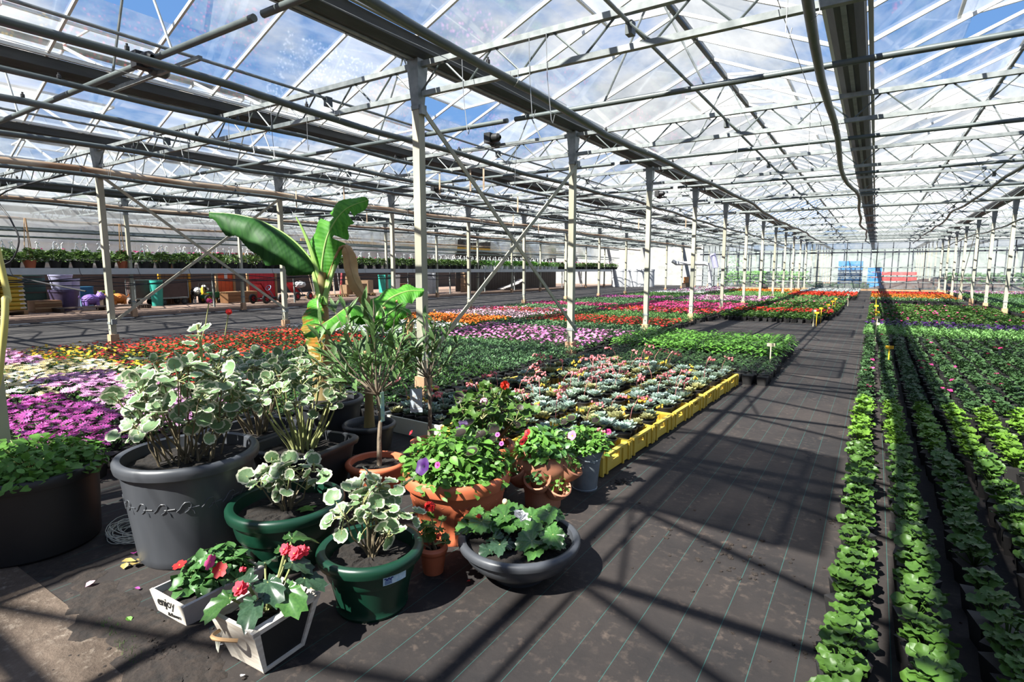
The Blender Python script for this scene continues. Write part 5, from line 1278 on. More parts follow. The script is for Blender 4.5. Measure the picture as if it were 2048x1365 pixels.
banana_leaf(tb, [A(643, 570), A(645, 520), A(658, 465), A(690, 420), A(737, 400)], .15, .14, nrm(TC+np.array([-.2, 0, .35])), .25, 'ban', 2, .08, tear=((1, .45, .5, .8), (1, .74, .79, .75), (-1, .58, .63, .7)))
banana_leaf(tb, [A(650, 580), A(662, 540), A(675, 505), A(688, 492, -.03), A(697, 505, -.07), A(702, 535, -.09), A(710, 562, -.09), A(724, 586, -.08), A(736, 606, -.07), A(741, 622, -.06)], .075, .085, nrm(TC+np.array([.2, 0, .5])), .95, 'bandry', 3, .27, wave=.022, e=.45)
banana_leaf(tb, [A(640, 590, -.06), A(636, 608, -.1), A(640, 650, -.13), A(641, 700, -.13), A(643, 760, -.1)], .035, .17, nrm(TC+np.array([-.15, 0, .1])), .35, 'ban', 4, .05, wave=.007, e=.9, p=.95, m2=('bany', 'bandry'))
obj('furled_leaf', one(G().tube(spline([A(640, 565), A(625, 510), A(608, 465), A(592, 434)], 10), [.02, .02, .018, .016, .014, .012, .01, .008, .006, .004], 7), 'furled_leaf', MT['banrib']), tb)
for (u0, v0, u1, v1) in ((648, 600, 670, 530), (640, 600, 625, 540), (650, 610, 655, 560)):
    obj('leaf_base', one(G().tube([A(u0, v0, -.03), A((u0+u1)/2, (v0+v1)/2, -.03), A(u1, v1, -.01)], [.02, .017, .012], 7), 'leaf_base', MT['banrib']), tb)
pot('garden_pot', 'smaller dark grey pot of the young banana', (-2.824, 2.589), .180, .19, 'p_dark', .78, .035, .016, n=44)
c2 = np.array([-2.824, 2.589, 0]); D2 = 3.72
tb = thing('banana_plant', 'young banana plant with bright drooping leaves beside the oleander', 'plant', tuple(c2), 0, GP)
A2 = lambda u, v, d=0: at(u, v, D2+d)-c2
obj('trunk', one(G().tube(spline([A2(739, 855), A2(738, 800), A2(740, 720), A2(747, 650)], 10), [.038, .034, .03, .027, .025, .023, .02, .018, .015, .012], 10), 'trunk', MT['bantrunk']), tb)
banana_leaf(tb, [A2(747, 665), A2(738, 630, -.05), A2(705, 612, -.15), A2(660, 640, -.28), A2(607, 672, -.4)], .10, .13, (-.2, -.35, 1), .75, 'ban', 5, .12)
banana_leaf(tb, [A2(745, 665), A2(757, 625, .05), A2(780, 598, .12), A2(815, 583, .18), A2(848, 582, .22)], .12, .12, nrm(TC+np.array([0, .1, .8])), .3, 'ban', 6, .1, tear=((1, .5, .56, .6),))
banana_leaf(tb, [A2(748, 668), A2(765, 640, -.02), A2(795, 618, -.04), A2(822, 630, -.06)], .09, .09, nrm(TC+np.array([0.2, 0, .9])), .7, 'ban', 7, .1)
banana_leaf(tb, [A2(815, 626, -.05), A2(818, 645, -.05), A2(816, 665, -.05), A2(814, 690, -.05)], .05, .05, nrm(TC), 1.1, 'bandry', 8, .02, wave=.02)

# ------------------------------------------------------------------ oleander standards
MT['l_ole'] = leafm('oleander_leaf', (0.07, 0.16, 0.04), (0.16, 0.27, 0.09), .15, .3)
OLE = oval_set('l_ole', .11, .3, .15)
MT['bark'] = mat('oleander_bark', (0.13, 0.10, 0.07), .85, 0, (0.22, 0.17, 0.12), 25, bump=.3)
MT['tag_white'] = mat('plant_tag', (0.72, 0.75, 0.78), .5); MT['tag_pic'] = mat('plant_tag_picture', (0.1, 0.3, 0.5), .5, 0, (0.5, 0.7, 0.35), 30)
def oleander(label, loc, trunk, c, rad, nb, per, seed, L_=.105):
    t = thing('oleander', label, 'plant', (*loc, 0), 0, GP); r = random.Random(seed)
    obj('trunk', one(G().tube(trunk, [.014, .012, .011, .010][:len(trunk)], 8), 'trunk', MT['bark']), t); top = np.array(trunk[-1]); g = G(); Ms = []; gb = G()
    for i in range(nb):
        ph = math.acos(1-1.5*(i+.5)/nb); a = GA*i; tip = np.array(c)+np.array(rad)*np.array([math.sin(ph)*math.cos(a), math.sin(ph)*math.sin(a), math.cos(ph)])
        mid = top*.5+tip*.5+np.array([0, 0, -.04]); g.tube([top, mid, tip], [.005, .0035, .002], 5)
        for j in range(per):
            q = r.uniform(.45, 1.0); p = (mid+(tip-mid)*(2*q-1)) if q > .5 else top+(mid-top)*(2*q); d = nrm((tip-top)*1.0/(np.linalg.norm(tip-top))+np.array([r.gauss(0, .6), r.gauss(0, .6), r.gauss(.25, .4)])); Ms.append(mat4(p, d, (r.uniform(-.5, .5), r.uniform(-.6, .2), 1), L_*r.uniform(.65, 1.15)))
        if i % 3 == 0: V, T = ball(.008, 6, 4, 1, .3, i); gb.add(V+tip+[0, 0, .03], T)
    obj('branches', one(g, 'branches', MT['bark']), t); place_leaves(t, OLE, Ms)
    obj('dry_buds', one(gb, 'dry_buds', MT['bandry'], False), t)
    return t
pot('garden_pot', 'terracotta plastic pot of the nearer oleander', (-2.236, 2.094), .169, .18, 'p_terra', .72, .035, .018, soil=.03)
to = oleander('oleander trained on a bare trunk in the terracotta pot', (-2.236, 2.094), [(0.02, .0, .14), (.025, .0, .30), (.03, .01, .42), (.0, .02, .54)], (-.06, .0, .82), (.29, .27, .25), 24, 12, 41)
pot('garden_pot', 'small terracotta pot of the farther oleander', (-2.28, 2.58), .12, .16, 'p_terra', .72, .03, .014)
to2 = oleander('second oleander standing closer to the succulent crates', (-2.28, 2.58), [(0, 0, .13), (.0, .01, .30), (.01, .0, .45), (-.01, .01, .55)], (-.02, .02, .75), (.20, .2, .2), 15, 11, 42, .09)
def hang_tag(parent, p, w, h, rz, m, squares, lab):
    o = obj('hanging_tag', one(G().box((0, 0, -h/2), (w, .0015, h)), 'hanging_tag', MT[m], False), parent, rotz(rz, p)); tag(o, lab)
    if squares:
        g = G()
        for i, (x, z) in enumerate(((-.2, -.32), (.2, -.32), (-.2, -.46), (.2, -.46), (0, -.58))): g.box((x*w, -.0014, z*h), (w*.24, .001, h*.09))
        for k in range(4): g.box((0, -.0014, -(.68+.035*k)*h), (w*.6, .001, h*.012))
        g.box((0, -.0014, -.88*h), (w*.8, .001, h*.03)); obj('tag_print', one(g, 'tag_print', MT['whitewash'], False), o)
    obj('tag_loop', one(G().tube([(0, 0, 0), (.004, 0, .03), (0, 0, .055)], .001, 4), 'tag_loop', MT['string']), o)
MT['tag_grey'] = mat('silver_tag', (0.42, 0.47, 0.52), .5)
hang_tag(to2, at(832, 778, 3.35)-np.array([-2.28, 2.58, 0]), .072, .145, YAW+.15, 'tag_grey', True, 'silver plant tag with small printed squares')
hang_tag(to, at(764, 785, 2.98)-np.array([-2.236, 2.094, 0]), .03, .16, YAW+1.1, 'tag_pic', False, 'narrow picture tag')
# ------------------------------------------------------------------ plant labels on stakes
MT['lab_y'] = mat('yellow_label', (0.78, 0.45, 0.02), .5); MT['lab_w'] = mat('cream_label', (0.75, 0.66, 0.45), .5)
def stake(u, v, z, H, col, lab, w=.085):
    p = atz(u, v, z); t = thing('plant_label', lab, 'label', (p[0], p[1], 0), YAW*.3, 'plant labels along the aisle')
    obj('stake', one(G().box((0, 0, (z-.02)/2), (.012, .006, z-.02)), 'stake', MT[col], False), t)
    o = obj('plate', one(G().box((0, -.004, z), (w, .004, w*.45)), 'plate', MT[col], False), t)
    g = G()
    for k in range(2): g.box((0, -.0065, z+.008-.014*k), (w*.7, .001, .003))
    obj('lettering', one(g, 'lettering', MT['ink'], False), t)
stake(1542, 690, .34, .3, 'lab_w', 'cream T-shaped label among the pepper seedlings')
stake(1779, 695, .30, .3, 'lab_y', 'yellow T-shaped label in the dark geranium rows')
stake(1753, 648, .34, .3, 'lab_w', 'large cream label at the feathery seedlings')
stake(1755, 635, .36, .3, 'lab_w', 'small cream label beside the purple petunias')
stake(1754, 625, .38, .3, 'lab_y', 'yellow label just behind the purple petunias')
stake(1753, 612, .36, .3, 'lab_y', 'yellow label among the pink flecked geraniums')
stake(1753, 595, .40, .3, 'lab_y', 'yellow label at the far cross path')
stake(1628, 622, .34, .3, 'lab_w', 'cream label at the corner of the bed across the path')
stake(1634, 626, .30, .3, 'lab_y', 'yellow label beside the cream corner label')
stake(1643, 617, .34, .3, 'lab_y', 'third label from the corner of the bed across the path')
stake(1656, 610, .36, .3, 'lab_y', 'fourth label from the corner of the bed across the path')
stake(1665, 603, .38, .3, 'lab_y', 'fifth label from the corner of the bed across the path')
stake(1671, 598, .38, .3, 'lab_y', 'sixth label from the corner of the bed across the path')
stake(1697, 589, .40, .3, 'lab_w', 'pale label before the far red flowers')
# ------------------------------------------------------------------ litter on the ground
r2 = random.Random(12); MT['leaf_yellow'] = mat('fallen_leaf', (0.50, 0.42, 0.12), .8, 0, (0.35, 0.22, 0.08), 20)
def petal(u, v, R, m, lab, nm='fallen_petal', cat='petal', grp=None):
    p = atz(u, v, 0.004); V, T = leaf_oval(1, .45, .5, -.3, (.3, .65)); V = V+[0, -.5, .02]
    tag(obj(nm, one(G().add(V, T), nm, MT[m], True), None, rotz(r2.uniform(0, 6), (p[0], p[1], .006), R)), lab, cat, grp)
for i, (u, v, R) in enumerate(((258, 1128, .05), (270, 1133, .045), (282, 1124, .04), (250, 1136, .035))): petal(u, v, R, 'leaf_yellow', 'withered yellow leaf by the foot of the big grey pot', 'fallen_leaf', 'leaf', 'withered leaves by the grey pot')
petal(181, 1172, .035, 'f_palepink', 'pale withered petal on the matting below the grey pot'); petal(275, 1180, .02, 'f_violet', 'tiny violet petal near the low white box')
petal(258, 1242, .025, 'l_pet', 'small green leaf fallen near the low white box', 'fallen_leaf', 'leaf'); petal(937, 1165, .016, 'f_red', 'red petal on the matting before the grey bowl'); petal(268, 1110, .03, 'f_magenta', 'magenta petal against the foot of the big grey pot')
petal(485, 1355, .018, 'f_white', 'white scrap on the matting by the chalkboard planter', 'paper_scrap', 'scrap'); petal(443, 1292, .010, 'f_white', 'white scrap on the matting under the cane handle', 'paper_scrap', 'scrap')
def spill(u, v, R, n, lab, seed, sx=1.0):
    p = atz(u, v, 0); r = random.Random(seed); g = G()
    for i in range(n):
        a, q = r.uniform(0, 6.28), abs(r.gauss(0, .5)); V, T = ball(r.uniform(.003, .009)*(1.6-q), 6, 4, .5, .3, i); g.add(V+[R*q*math.cos(a)*sx, R*q*math.sin(a), .003], T)
    o = obj('spilled_compost', one(g, 'spilled_compost', MT['spill'], False), None, None, (p[0], p[1], 0)); tag(o, lab, 'compost', kind='stuff')
spill(1610, 700, .18, 90, 'crumbs of spilled compost by the pepper seedlings', 1); spill(1690, 1050, .09, 60, 'crumbs of spilled compost along the seedling rows', 2); spill(1650, 1310, .10, 60, 'crumbs of spilled compost at the nearest seedling', 3)
spill(1450, 1110, .9, 70, 'scattered compost crumbs on the aisle', 4); spill(330, 1300, .25, 160, 'compost crumbs along the concrete slab edge', 5, 2.0); spill(1240, 965, .06, 40, 'compost crumbs beside the zinc bucket', 6)
# dark soil spilled along the slab edge: a thin ragged layer
def ragged(pts, z, m, lab, nm='soil_patch'):
    P = np.array([[*p, z] for p in pts]); c = P.mean(0); n = len(P); V = np.vstack([P, [c], P-[0, 0, .004]]); T = [[n, i, (i+1) % n] for i in range(n)]
    for i in range(n): j = (i+1) % n; T += [[i, n+1+i, n+1+j], [i, n+1+j, j]]
    tag(obj(nm, one(G().add(V, T), nm, MT[m], False)), lab, 'soil', kind='stuff')
def blob(px, z, n, seed, j=.012):
    r = random.Random(seed); W = [atz(u, v, 0)[:2] for u, v in px]; out = []
    for i in range(len(W)):
        a, b = W[i], W[(i+1) % len(W)]
        for k in range(n): q = k/n; out.append((a[0]*(1-q)+b[0]*q+r.uniform(-j, j), a[1]*(1-q)+b[1]*q+r.uniform(-j, j)))
    return out
g = G(); r = random.Random(31); PX = [(110, 1140), (150, 1160), (185, 1185), (225, 1215), (262, 1240), (300, 1265), (335, 1290), (365, 1320), (400, 1345), (250, 1290), (290, 1320), (320, 1350), (210, 1250), (170, 1210), (350, 1275), (390, 1300)]
for i in range(90):                                       # thin overlapping crusts of damp soil
    u, v = r.choice(PX); p = atz(u+r.uniform(-28, 28), v+r.uniform(-14, 14), 0); n = 14; R_ = r.uniform(.02, .07); zz = .0045+i*.00004; ph = r.uniform(0, 6)
    ring_ = [(p[0]+R_*1.5*(1+r.uniform(-.3, .25))*math.cos(2*math.pi*k/n), p[1]+R_*(1+r.uniform(-.3, .25))*math.sin(2*math.pi*k/n), .0005 if p[1] > .72 else .0042) for k in range(n)]
    g.add(np.array(ring_+[(p[0], p[1], zz+.004)]), [[n, k, (k+1) % n] for k in range(n)])
tag(obj('soil_patch', one(g, 'soil_patch', MT['spill'], True)), 'dark damp soil spilled between concrete slab and matting', 'soil', kind='stuff')
for i, (x, y) in enumerate(((-1.98, .735), (-1.93, .72), (-2.08, .74), (-1.87, .715), (-2.15, .745))):
    g = G(); r = random.Random(i)
    for k in range(26): a = r.uniform(0, 6.28); q = r.uniform(0, .03); V, T = leaf_oval(.03, .0018, .1, .4, (.5,)); g.add(V, T, 0, mat4((q*math.cos(a), q*math.sin(a), 0), (math.cos(a)*.5, math.sin(a)*.5, 1), (math.cos(a), math.sin(a), .2), r.uniform(.3, .6)))
    tag(obj('weed_tuft', one(g, 'weed_tuft', MT['l_mid'], False), loc=(x, y, .003)), 'tiny green weed tuft in the joint beside the concrete slab', 'weed', 'weed tufts along the slab edge')
# yellow hose bowing beside the post at the photograph edge
MT['hose_y'] = mat('yellow_hose', (0.48, 0.42, 0.10), .5, 0, (0.58, 0.52, 0.2), 5)
hp = [at(4, 540, 2.6), at(10, 600, 2.58), at(9, 650, 2.58), at(4, 700, 2.6), at(-6, 770, 2.62)]
tag(obj('hose', one(G().tube(spline([(-3.45, .80, 2.5), hp[0], hp[1], hp[2], hp[3], hp[4], (-3.48, .80, .5), (-3.47, .79, .0)], 70), .014, 10), 'hose', MT['hose_y'])), 'yellow hose hanging beside the post at the photograph edge', 'hose')
tag(obj('cable', one(G().tube(spline([(-9.7, 3.4, 2.55), at(0, 390, 8.6), at(22, 440, 8.6), at(38, 480, 8.6), at(25, 520, 8.6), at(0, 545, 8.6), (-9.9, 3.6, .9)], 30), .012, 7), 'cable', MT['black'])), 'black cable loop hanging before the hanging baskets at the photograph edge', 'cable')
# ------------------------------------------------------------------ long bench with hanging baskets
XB = XA-2*SPAN                                            # row of posts that carry the bench
MT['bench'] = mat('bench_aluminium', (0.42, 0.45, 0.46), .45, .3, (0.5, 0.52, 0.53), 5)
t = thing('plant_bench', 'long grey bench on posts carrying the rows of hanging baskets', 'bench', (XB, 0, 0))
obj('front_beam', one(G().box((.075, 20.5, 1.185), (.05, 43, .15)), 'front_beam', MT['bench'], False), t)
obj('rear_beam', one(G().box((-1.9, 20.5, 1.185), (.05, 43, .12)), 'rear_beam', MT['bench'], False), t)
for i in range(8): obj('slat', one(G().box((-.12-i*.235, 20.5, 1.235), (.19, 43, .02)), 'slat', MT['bench'], False), t)
for i in range(20): obj('hook', one(G().tube([(.105, .6+i*1.3, 1.27), (.108, .62+i*1.3, 1.15), (.106, .66+i*1.3, 1.07)], .004, 4), 'hook', MT['black']), t)
for i in range(14): obj('leg', one(G().box((-1.85, 1+i*3.05, .57), (.05, .05, 1.12)), 'leg', MT['galv'], False), t)
MT['hang'] = mat('white_hanger', (0.75, 0.76, 0.76), .5); MT['l_bask'] = leafm('basket_leaf', (0.10, 0.20, 0.045), (0.24, 0.36, 0.11), .25, .3)
def basket_meshes(potm, leafmat, seed, fl=None, tall=.30):
    g = G().add(*lathe([(.09, 0), (.125, .17), (.135, .17), (.135, .2), (.122, .2), (.118, .17)], 14, capt=True)); P = [('pot', one(g, 'pot', MT[potm], True, 30))]
    g = G(); foliage(g, 'round' if seed % 2 else 'oval', 80, .23, tall, .06 if seed % 2 else .10, .032, .13, seed, 0, True); foliage(g, 'oval', 40, .25, tall*.45, .10, .03, .12, seed+3, 0, True)
    P.append(('foliage', one(g, 'foliage', MT[leafmat], False)))
    if fl: g = G(); flowers(g, 'cluster', 3, .18, .17+tall*1.05, .045, seed, 0); P.append(('flowers', g.data('flowers', [MT[fl]], False)))
    g = G()
    for a in (0, 2.1, 4.2): g.tube([(.13*math.cos(a), .13*math.sin(a), .19), (.05*math.cos(a), .05*math.sin(a), .48), (0, 0, .56)], .009, 4)
    g.tube([(0, 0, .56), (0, 0, .60), (.03, 0, .64), (.055, 0, .61)], .012, 5); P.append(('hanger', one(g, 'hanger', MT['hang'], False)))
    return P
BK = {'dark': [basket_meshes('potblack', 'l_bask', s, f) for s, f in ((1, None), (2, None), (3, 'f_hotpink'), (5, None))], 'white': [basket_meshes('hang', 'l_pepper', s, None, .30) for s in (7, 9, 8)], 'far': [basket_meshes('potblack', 'l_bask', s, f) for s, f in ((4, 'f_hotpink'), (1, None))], 'terra': [basket_meshes('p_terra', 'l_bask', 3)]}
r2 = random.Random(77)
for row, x in enumerate((XB-.16, XB-.62, XB-1.15)):
    y = 2.2+.2*row
    while y < 40:
        kind = 'dark' if y < 22.5 else ('white' if y < 31 else 'far')
        if row == 0 and (abs(y-5.05) < .24 or abs(y-6.9) < .24): kind = 'terra'
        lab = {'dark': 'hanging basket in a black pot on the %s row of the bench', 'white': 'leafy hanging basket in a white pot on the %s row of the bench', 'far': 'hanging basket at the far end of the %s bench row', 'terra': 'terracotta pot with bamboo canes standing on the %s row of the bench'}[kind] % ('front', 'middle', 'back')[row]
        if kind == 'terra' and y > 6: lab = 'second terracotta pot with bamboo canes further along the bench'
        t = thing('hanging_basket' if kind != 'terra' else 'flower_pot', lab, 'plant', (x, y, 1.246), r2.uniform(0, 6.28), 'hanging baskets along the bench')
        for nm, d in r2.choice(BK[kind]):
            if kind == 'terra' and nm == 'hanger':
                for q in range(3): a = q*2.1; obj('bamboo_cane', one(G().tube([(.09*math.cos(a), .09*math.sin(a), .15), (.015*math.cos(a), .015*math.sin(a), 1.15)], .009, 5), 'bamboo_cane', MT['cane']), t)
            else: obj(nm, d, t)
        y += r2.uniform(.43, .52)
for i, (dx, z) in enumerate(((-.3, 2.12), (-.75, 2.0), (-1.3, 2.2), (-2.3, 2.3))):
    t = thing('hanging_rail', '%s grey rail strung above the long bench' % ORD[i], 'rail', (XB+dx, 0, 0), 0, 'rails above the bench'); obj('rail', one(G().tube([(0, -1, z), (0, 41, z)], .024, 8), 'rail', MT['pipe']), t)
    for n in range(0, 12): obj('drop_wire', one(G().tube([(0, YN(n), z), (0, YN(n), Z_LOW)], .005, 4), 'drop_wire', MT['wire']), t)
for i in range(4):
    r = random.Random(i+50); p = [(XB+.13+.02*i, y, 1.02-.05*i+.05*math.sin(y*.9+i*2)+.03*math.sin(y*2.1+i)) for y in np.arange(0, 24, .5)]
    tag(obj('black_cable', one(G().tube(p, .012, 6), 'black_cable', MT['black'])), '%s sagging black cable slung under the bench edge' % ORD[i], 'cable', 'black cables under the bench')

# ------------------------------------------------------------------ storage area under and behind the bench
def W(u, v): p = atz(u, v, .012); return p[0], p[1]
def scale_at(u, v): p = atz(u, v, .012); return F_PX/((p-CAM) @ FWD)
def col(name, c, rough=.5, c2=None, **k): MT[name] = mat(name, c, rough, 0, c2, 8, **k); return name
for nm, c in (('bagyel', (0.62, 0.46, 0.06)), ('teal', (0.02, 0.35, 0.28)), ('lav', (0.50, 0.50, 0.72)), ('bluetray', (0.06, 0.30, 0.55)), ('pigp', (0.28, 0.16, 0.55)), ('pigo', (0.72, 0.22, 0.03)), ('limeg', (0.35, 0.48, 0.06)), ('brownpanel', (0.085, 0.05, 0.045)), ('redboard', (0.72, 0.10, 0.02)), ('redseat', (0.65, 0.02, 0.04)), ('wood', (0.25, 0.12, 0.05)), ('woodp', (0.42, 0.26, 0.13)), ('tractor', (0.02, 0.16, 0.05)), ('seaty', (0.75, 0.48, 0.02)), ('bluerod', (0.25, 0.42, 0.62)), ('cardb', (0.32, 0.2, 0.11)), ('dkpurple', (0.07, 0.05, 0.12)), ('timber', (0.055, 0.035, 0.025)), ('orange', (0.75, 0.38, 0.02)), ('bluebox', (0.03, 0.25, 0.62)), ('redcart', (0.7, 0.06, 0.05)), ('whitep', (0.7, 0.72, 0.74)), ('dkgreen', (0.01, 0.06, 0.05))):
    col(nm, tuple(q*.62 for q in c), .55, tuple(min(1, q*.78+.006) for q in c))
RZ = .0
def pallet(t, z0, w, l, m='woodp'):
    for i in range(6): obj('slat', one(G().box((-w/2+.05+i*(w-.1)/5, 0, z0+.11), (.09, l, .02)), 'slat', MT[m], False), t)
    for j in (-1, 0, 1): obj('bearer', one(G().box((0, j*(l/2-.06), z0+.05), (w, .09, .1)), 'bearer', MT[m], False), t)
# pallet of yellow bags
x, y = W(20, 632); x -= .75; y -= .1
t = thing('pallet', 'wooden pallet under the stack of yellow bags', 'pallet', (x, y, .012)); pallet(t, 0, 1.2, 1.1)
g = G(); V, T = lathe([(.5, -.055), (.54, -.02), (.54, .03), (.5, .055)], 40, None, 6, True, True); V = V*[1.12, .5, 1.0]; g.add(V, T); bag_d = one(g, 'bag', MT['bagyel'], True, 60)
g = G().box((.606, .17, 0), (.004, .13, .04)); prt_d = one(g, 'print', MT['whitep'], False)
g = G().box((.608, -.17, .0), (.004, .07, .03)); ink_d = one(g, 'logo', MT['ink'], False)
for k in range(9):
    for s in (-1, 1):
        t = thing('compost_bag', 'yellow compost bag, %s layer from the ground, %s end of the stack' % (ORD[k], 'track' if s > 0 else 'far'), 'bag', (x+rng.uniform(-.01, .01), y+s*.275, .20+k*.114), 0, 'yellow bags stacked on a pallet')
        obj('bag', bag_d, t); obj('print', prt_d, t); obj('logo', ink_d, t)
# crates, tubs and trays
def solid(name, label, cat, u, v, w, h, d, m, rz=0, dx=0, top=1.0, z=.012, parts=None, group=None):
    x, y = W(u, v); t = thing(name, label, cat, (x-d/2+dx, y, z), rz, group)
    obj('body', one(G().add(*frustum((d, w*1.0), (d*top, w*top), h)), 'body', MT[m], False), t)
    for nm, c, s, mm in (parts or []): obj(nm, one(G().box(c, s), nm, MT[mm], False), t)
    return t
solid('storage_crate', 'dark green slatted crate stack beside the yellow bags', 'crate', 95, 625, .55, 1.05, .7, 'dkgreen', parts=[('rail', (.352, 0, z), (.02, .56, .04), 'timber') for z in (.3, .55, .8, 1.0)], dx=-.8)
solid('wooden_box', 'low brown wooden box stacked with planks beside the yellow bags', 'box', 99, 625, .62, .33, .6, 'wood', parts=[('plank', (.306, 0, .05+.075*i), (.02, .63, .06), 'woodp' if i % 2 else 'wood') for i in range(4)])
def tub(name, label, u, v, R, h, m, base=.75, z=.012, dx=0, group='tubs and pots in storage', n=24):
    x, y = W(u, v); t = thing(name, label, 'tub', (x-R+dx, y, z), 0, group)
    obj('body', one(G().add(*lathe([(R*base, 0), (R*.96, h*.9), (R, h*.9), (R, h), (R*.92, h), (R*.88, h*.6)], n, capt=True)), 'body', MT[m], True, 35), t)
    return t
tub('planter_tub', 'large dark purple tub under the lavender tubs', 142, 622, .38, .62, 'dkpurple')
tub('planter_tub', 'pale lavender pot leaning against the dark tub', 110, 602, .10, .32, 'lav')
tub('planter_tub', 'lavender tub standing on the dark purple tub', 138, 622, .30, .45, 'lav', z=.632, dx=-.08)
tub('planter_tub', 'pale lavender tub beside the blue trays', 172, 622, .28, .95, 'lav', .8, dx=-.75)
for k in range(8):
    x, y = W(177, 617); t = thing('tray', '%s blue tray from the bottom of the stack' % ORD[k], 'tray', (x-.2, y, .31+k*.048), 0, 'stacked blue trays')
    obj('body', one(G().add(*frustum((.3, .36), (.34, .40), .04)), 'body', MT['bluetray'], False), t); obj('rim', one(G().box((0, 0, .041), (.36, .42, .008)), 'rim', MT['bluetray'], False), t)
solid('tray_stand', 'pale blue tapered bin under the stacked blue trays', 'bin', 177, 617, .36, .295, .3, 'bluerod', top=1.05)
for k in range(4):
    x, y = W(225, 614); t = thing('tray', '%s lime green tray from the bottom behind the second track post' % ORD[k], 'tray', (x-.35, y, .30+k*.06), 0, 'stacked green trays'); obj('body', one(G().add(*frustum((.3, .36), (.34, .40), .05)), 'body', MT['limeg'], False), t)
solid('tray_stand', 'dark box under the lime green trays', 'box', 225, 614, .4, .285, .4, 'timber', dx=-.12)
def pig(label, u, v, m, face):
    x, y = W(u, v); t = thing('pig_ornament', label, 'ornament', (x-.22, y, .16), 0, 'animal ornaments in storage'); g = G()
    V, T = ball(1, 16, 9, 1, .0, 1); g.add(V*[.17, .24, .16]+[0, 0, .18], T); g.add(V*[.12, .12, .12]+[.02, face*.25, .27], T); g.add(V*[.05, .05, .045]+[.05, face*.36, .25], T)
    for sx in (-.09, .09):
        for sy in (-.13, .13): g.tube([(sx, sy, .12), (sx*1.1, sy*1.1, .0)], [.055, .045], 8)
        g.tube([(sx*.8, face*.24, .35), (sx*1.3, face*.25, .42)], [.04, .008], 6)
    g.tube([(-.0, -face*.24, .22), (0, -face*.30, .26), (.02, -face*.29, .30)], .012, 5)
    obj('body', one(g, 'body', MT[m]), t)
pig('shiny purple pig ornament before the blue trays', 190, 622, 'pigp', 1); pig('orange pig ornament right of the track post', 245, 619, 'pigo', -1)
x, y = W(158, 618); t = thing('fish_ornament', 'lime green fish-shaped bowl beside the purple pig', 'ornament', (x-.2, y, .16), 0, 'animal ornaments in storage')
g = G(); V, T = ball(1, 12, 7, 1, 0, 2); g.add(V*[.10, .2, .11]+[0, 0, .12], T); g.add(np.array([(0, -.14, .12), (-.02, -.3, .27), (.02, -.3, .05), (0, -.26, .15)]), [[0, 1, 2], [0, 2, 3], [1, 3, 2], [0, 3, 1]]); obj('body', one(g, 'body', MT['limeg']), t); obj('eye', one(G().add(V*.03+[.09, .1, .15], T), 'eye', MT['whitep']), t)
x, y = W(200, 622); t = thing('pallet', 'low dark pallet carrying the animal ornaments', 'pallet', (x-.3, y+.2, .012)); pallet(t, 0, .75, 2.4, 'timber')
# brown trolleys and teal bin
def wheel(t, c, r, w, hub='redseat', axis=(0, 1, 0)):
    M = mat4(c, np.cross(axis, [0, 0, 1]), axis); wv = obj('wheel', one(G().add(*lathe([(r*.55, -w/2), (r*.9, -w/2), (r, -w*.3), (r, w*.3), (r*.9, w/2), (r*.55, w/2)], 22, capt=False)), 'wheel', MT['black'], True, 40), t, M)
    g = G().add(*lathe([(r*.2, -w*.45), (r*.2, w*.55)], 10, capt=True))
    for i in range(5): a = i*1.257; g.bar((0, 0, w*.35), (r*.6*math.cos(a), r*.6*math.sin(a), w*.35), r*.22, w*.3)
    g.add(*lathe([(r*.5, w*.2), (r*.6, w*.2), (r*.6, w*.42), (r*.5, w*.42)], 18, capb=False)); obj('hub', one(g, 'hub', MT[hub], False), wv)
def trolley(label, u, v, L, h):
    x, y = W(u, v); t = thing('trolley', label, 'trolley', (x-.35, y, .012), 0, 'brown panelled trolleys')
    obj('deck', one(G().box((0, 0, .24), (.62, L, .05)), 'deck', MT['galv'], False), t)
    for s in (-1, 1): obj('side_panel', one(G().box((s*.30, 0, .27+h/2), (.02, L-.04, h)), 'side_panel', MT['brownpanel'], False), t); obj('end_panel', one(G().box((0, s*(L/2-.02), .27+h/2), (.58, .02, h)), 'end_panel', MT['brownpanel'], False), t)
    for sx in (-1, 1):
        for sy in (-1, 1): obj('frame_post', one(G().box((sx*.315, sy*(L/2-.01), .27+h/2), (.03, .03, h+.06)), 'frame_post', MT['galv'], False), t); wheel(t, (sx*.25, sy*(L/2-.12), .11), .11, .06, 'pipe', (1, 0, 0))
    obj('top_rail', one(G().box((.315, 0, .29+h), (.03, L, .03)), 'top_rail', MT['galv'], False), t)
trolley('brown panelled trolley nearest the orange pig', 300, 612, .82, .58); trolley('brown panelled trolley next to the green toy tractor', 352, 610, .95, .58)
tub('rubbish_bin', 'tall teal green bin standing between the brown trolleys', 315, 612, .20, .86, 'teal', .8, dx=.22)
# black and white animal figure
x, y = W(404, 607); t = thing('cow_ornament', 'black and white cow figure beside the toy tractor', 'ornament', (x-.3, y, .012), 0, 'animal ornaments in storage'); g = G(); V, T = ball(1, 14, 8, 1, 0, 1)
g.add(V*[.16, .22, .17]+[0, 0, .42], T); g.add(V*[.09, .12, .10]+[.05, .24, .56], T); g.add(V*[.06, .08, .06]+[.08, .33, .50], T)
for sx in (-.09, .09):
    for sy in (-.13, .13): g.tube([(sx, sy, .38), (sx*1.1, sy, 0)], [.06, .035], 8)
MT['cow'] = mat('cow_patches', (0.012, 0.012, 0.012), .4, 0, (0.7, 0.7, 0.68), 5, contrast=.03, coord='Object'); obj('body', one(g, 'body', MT['cow']), t)
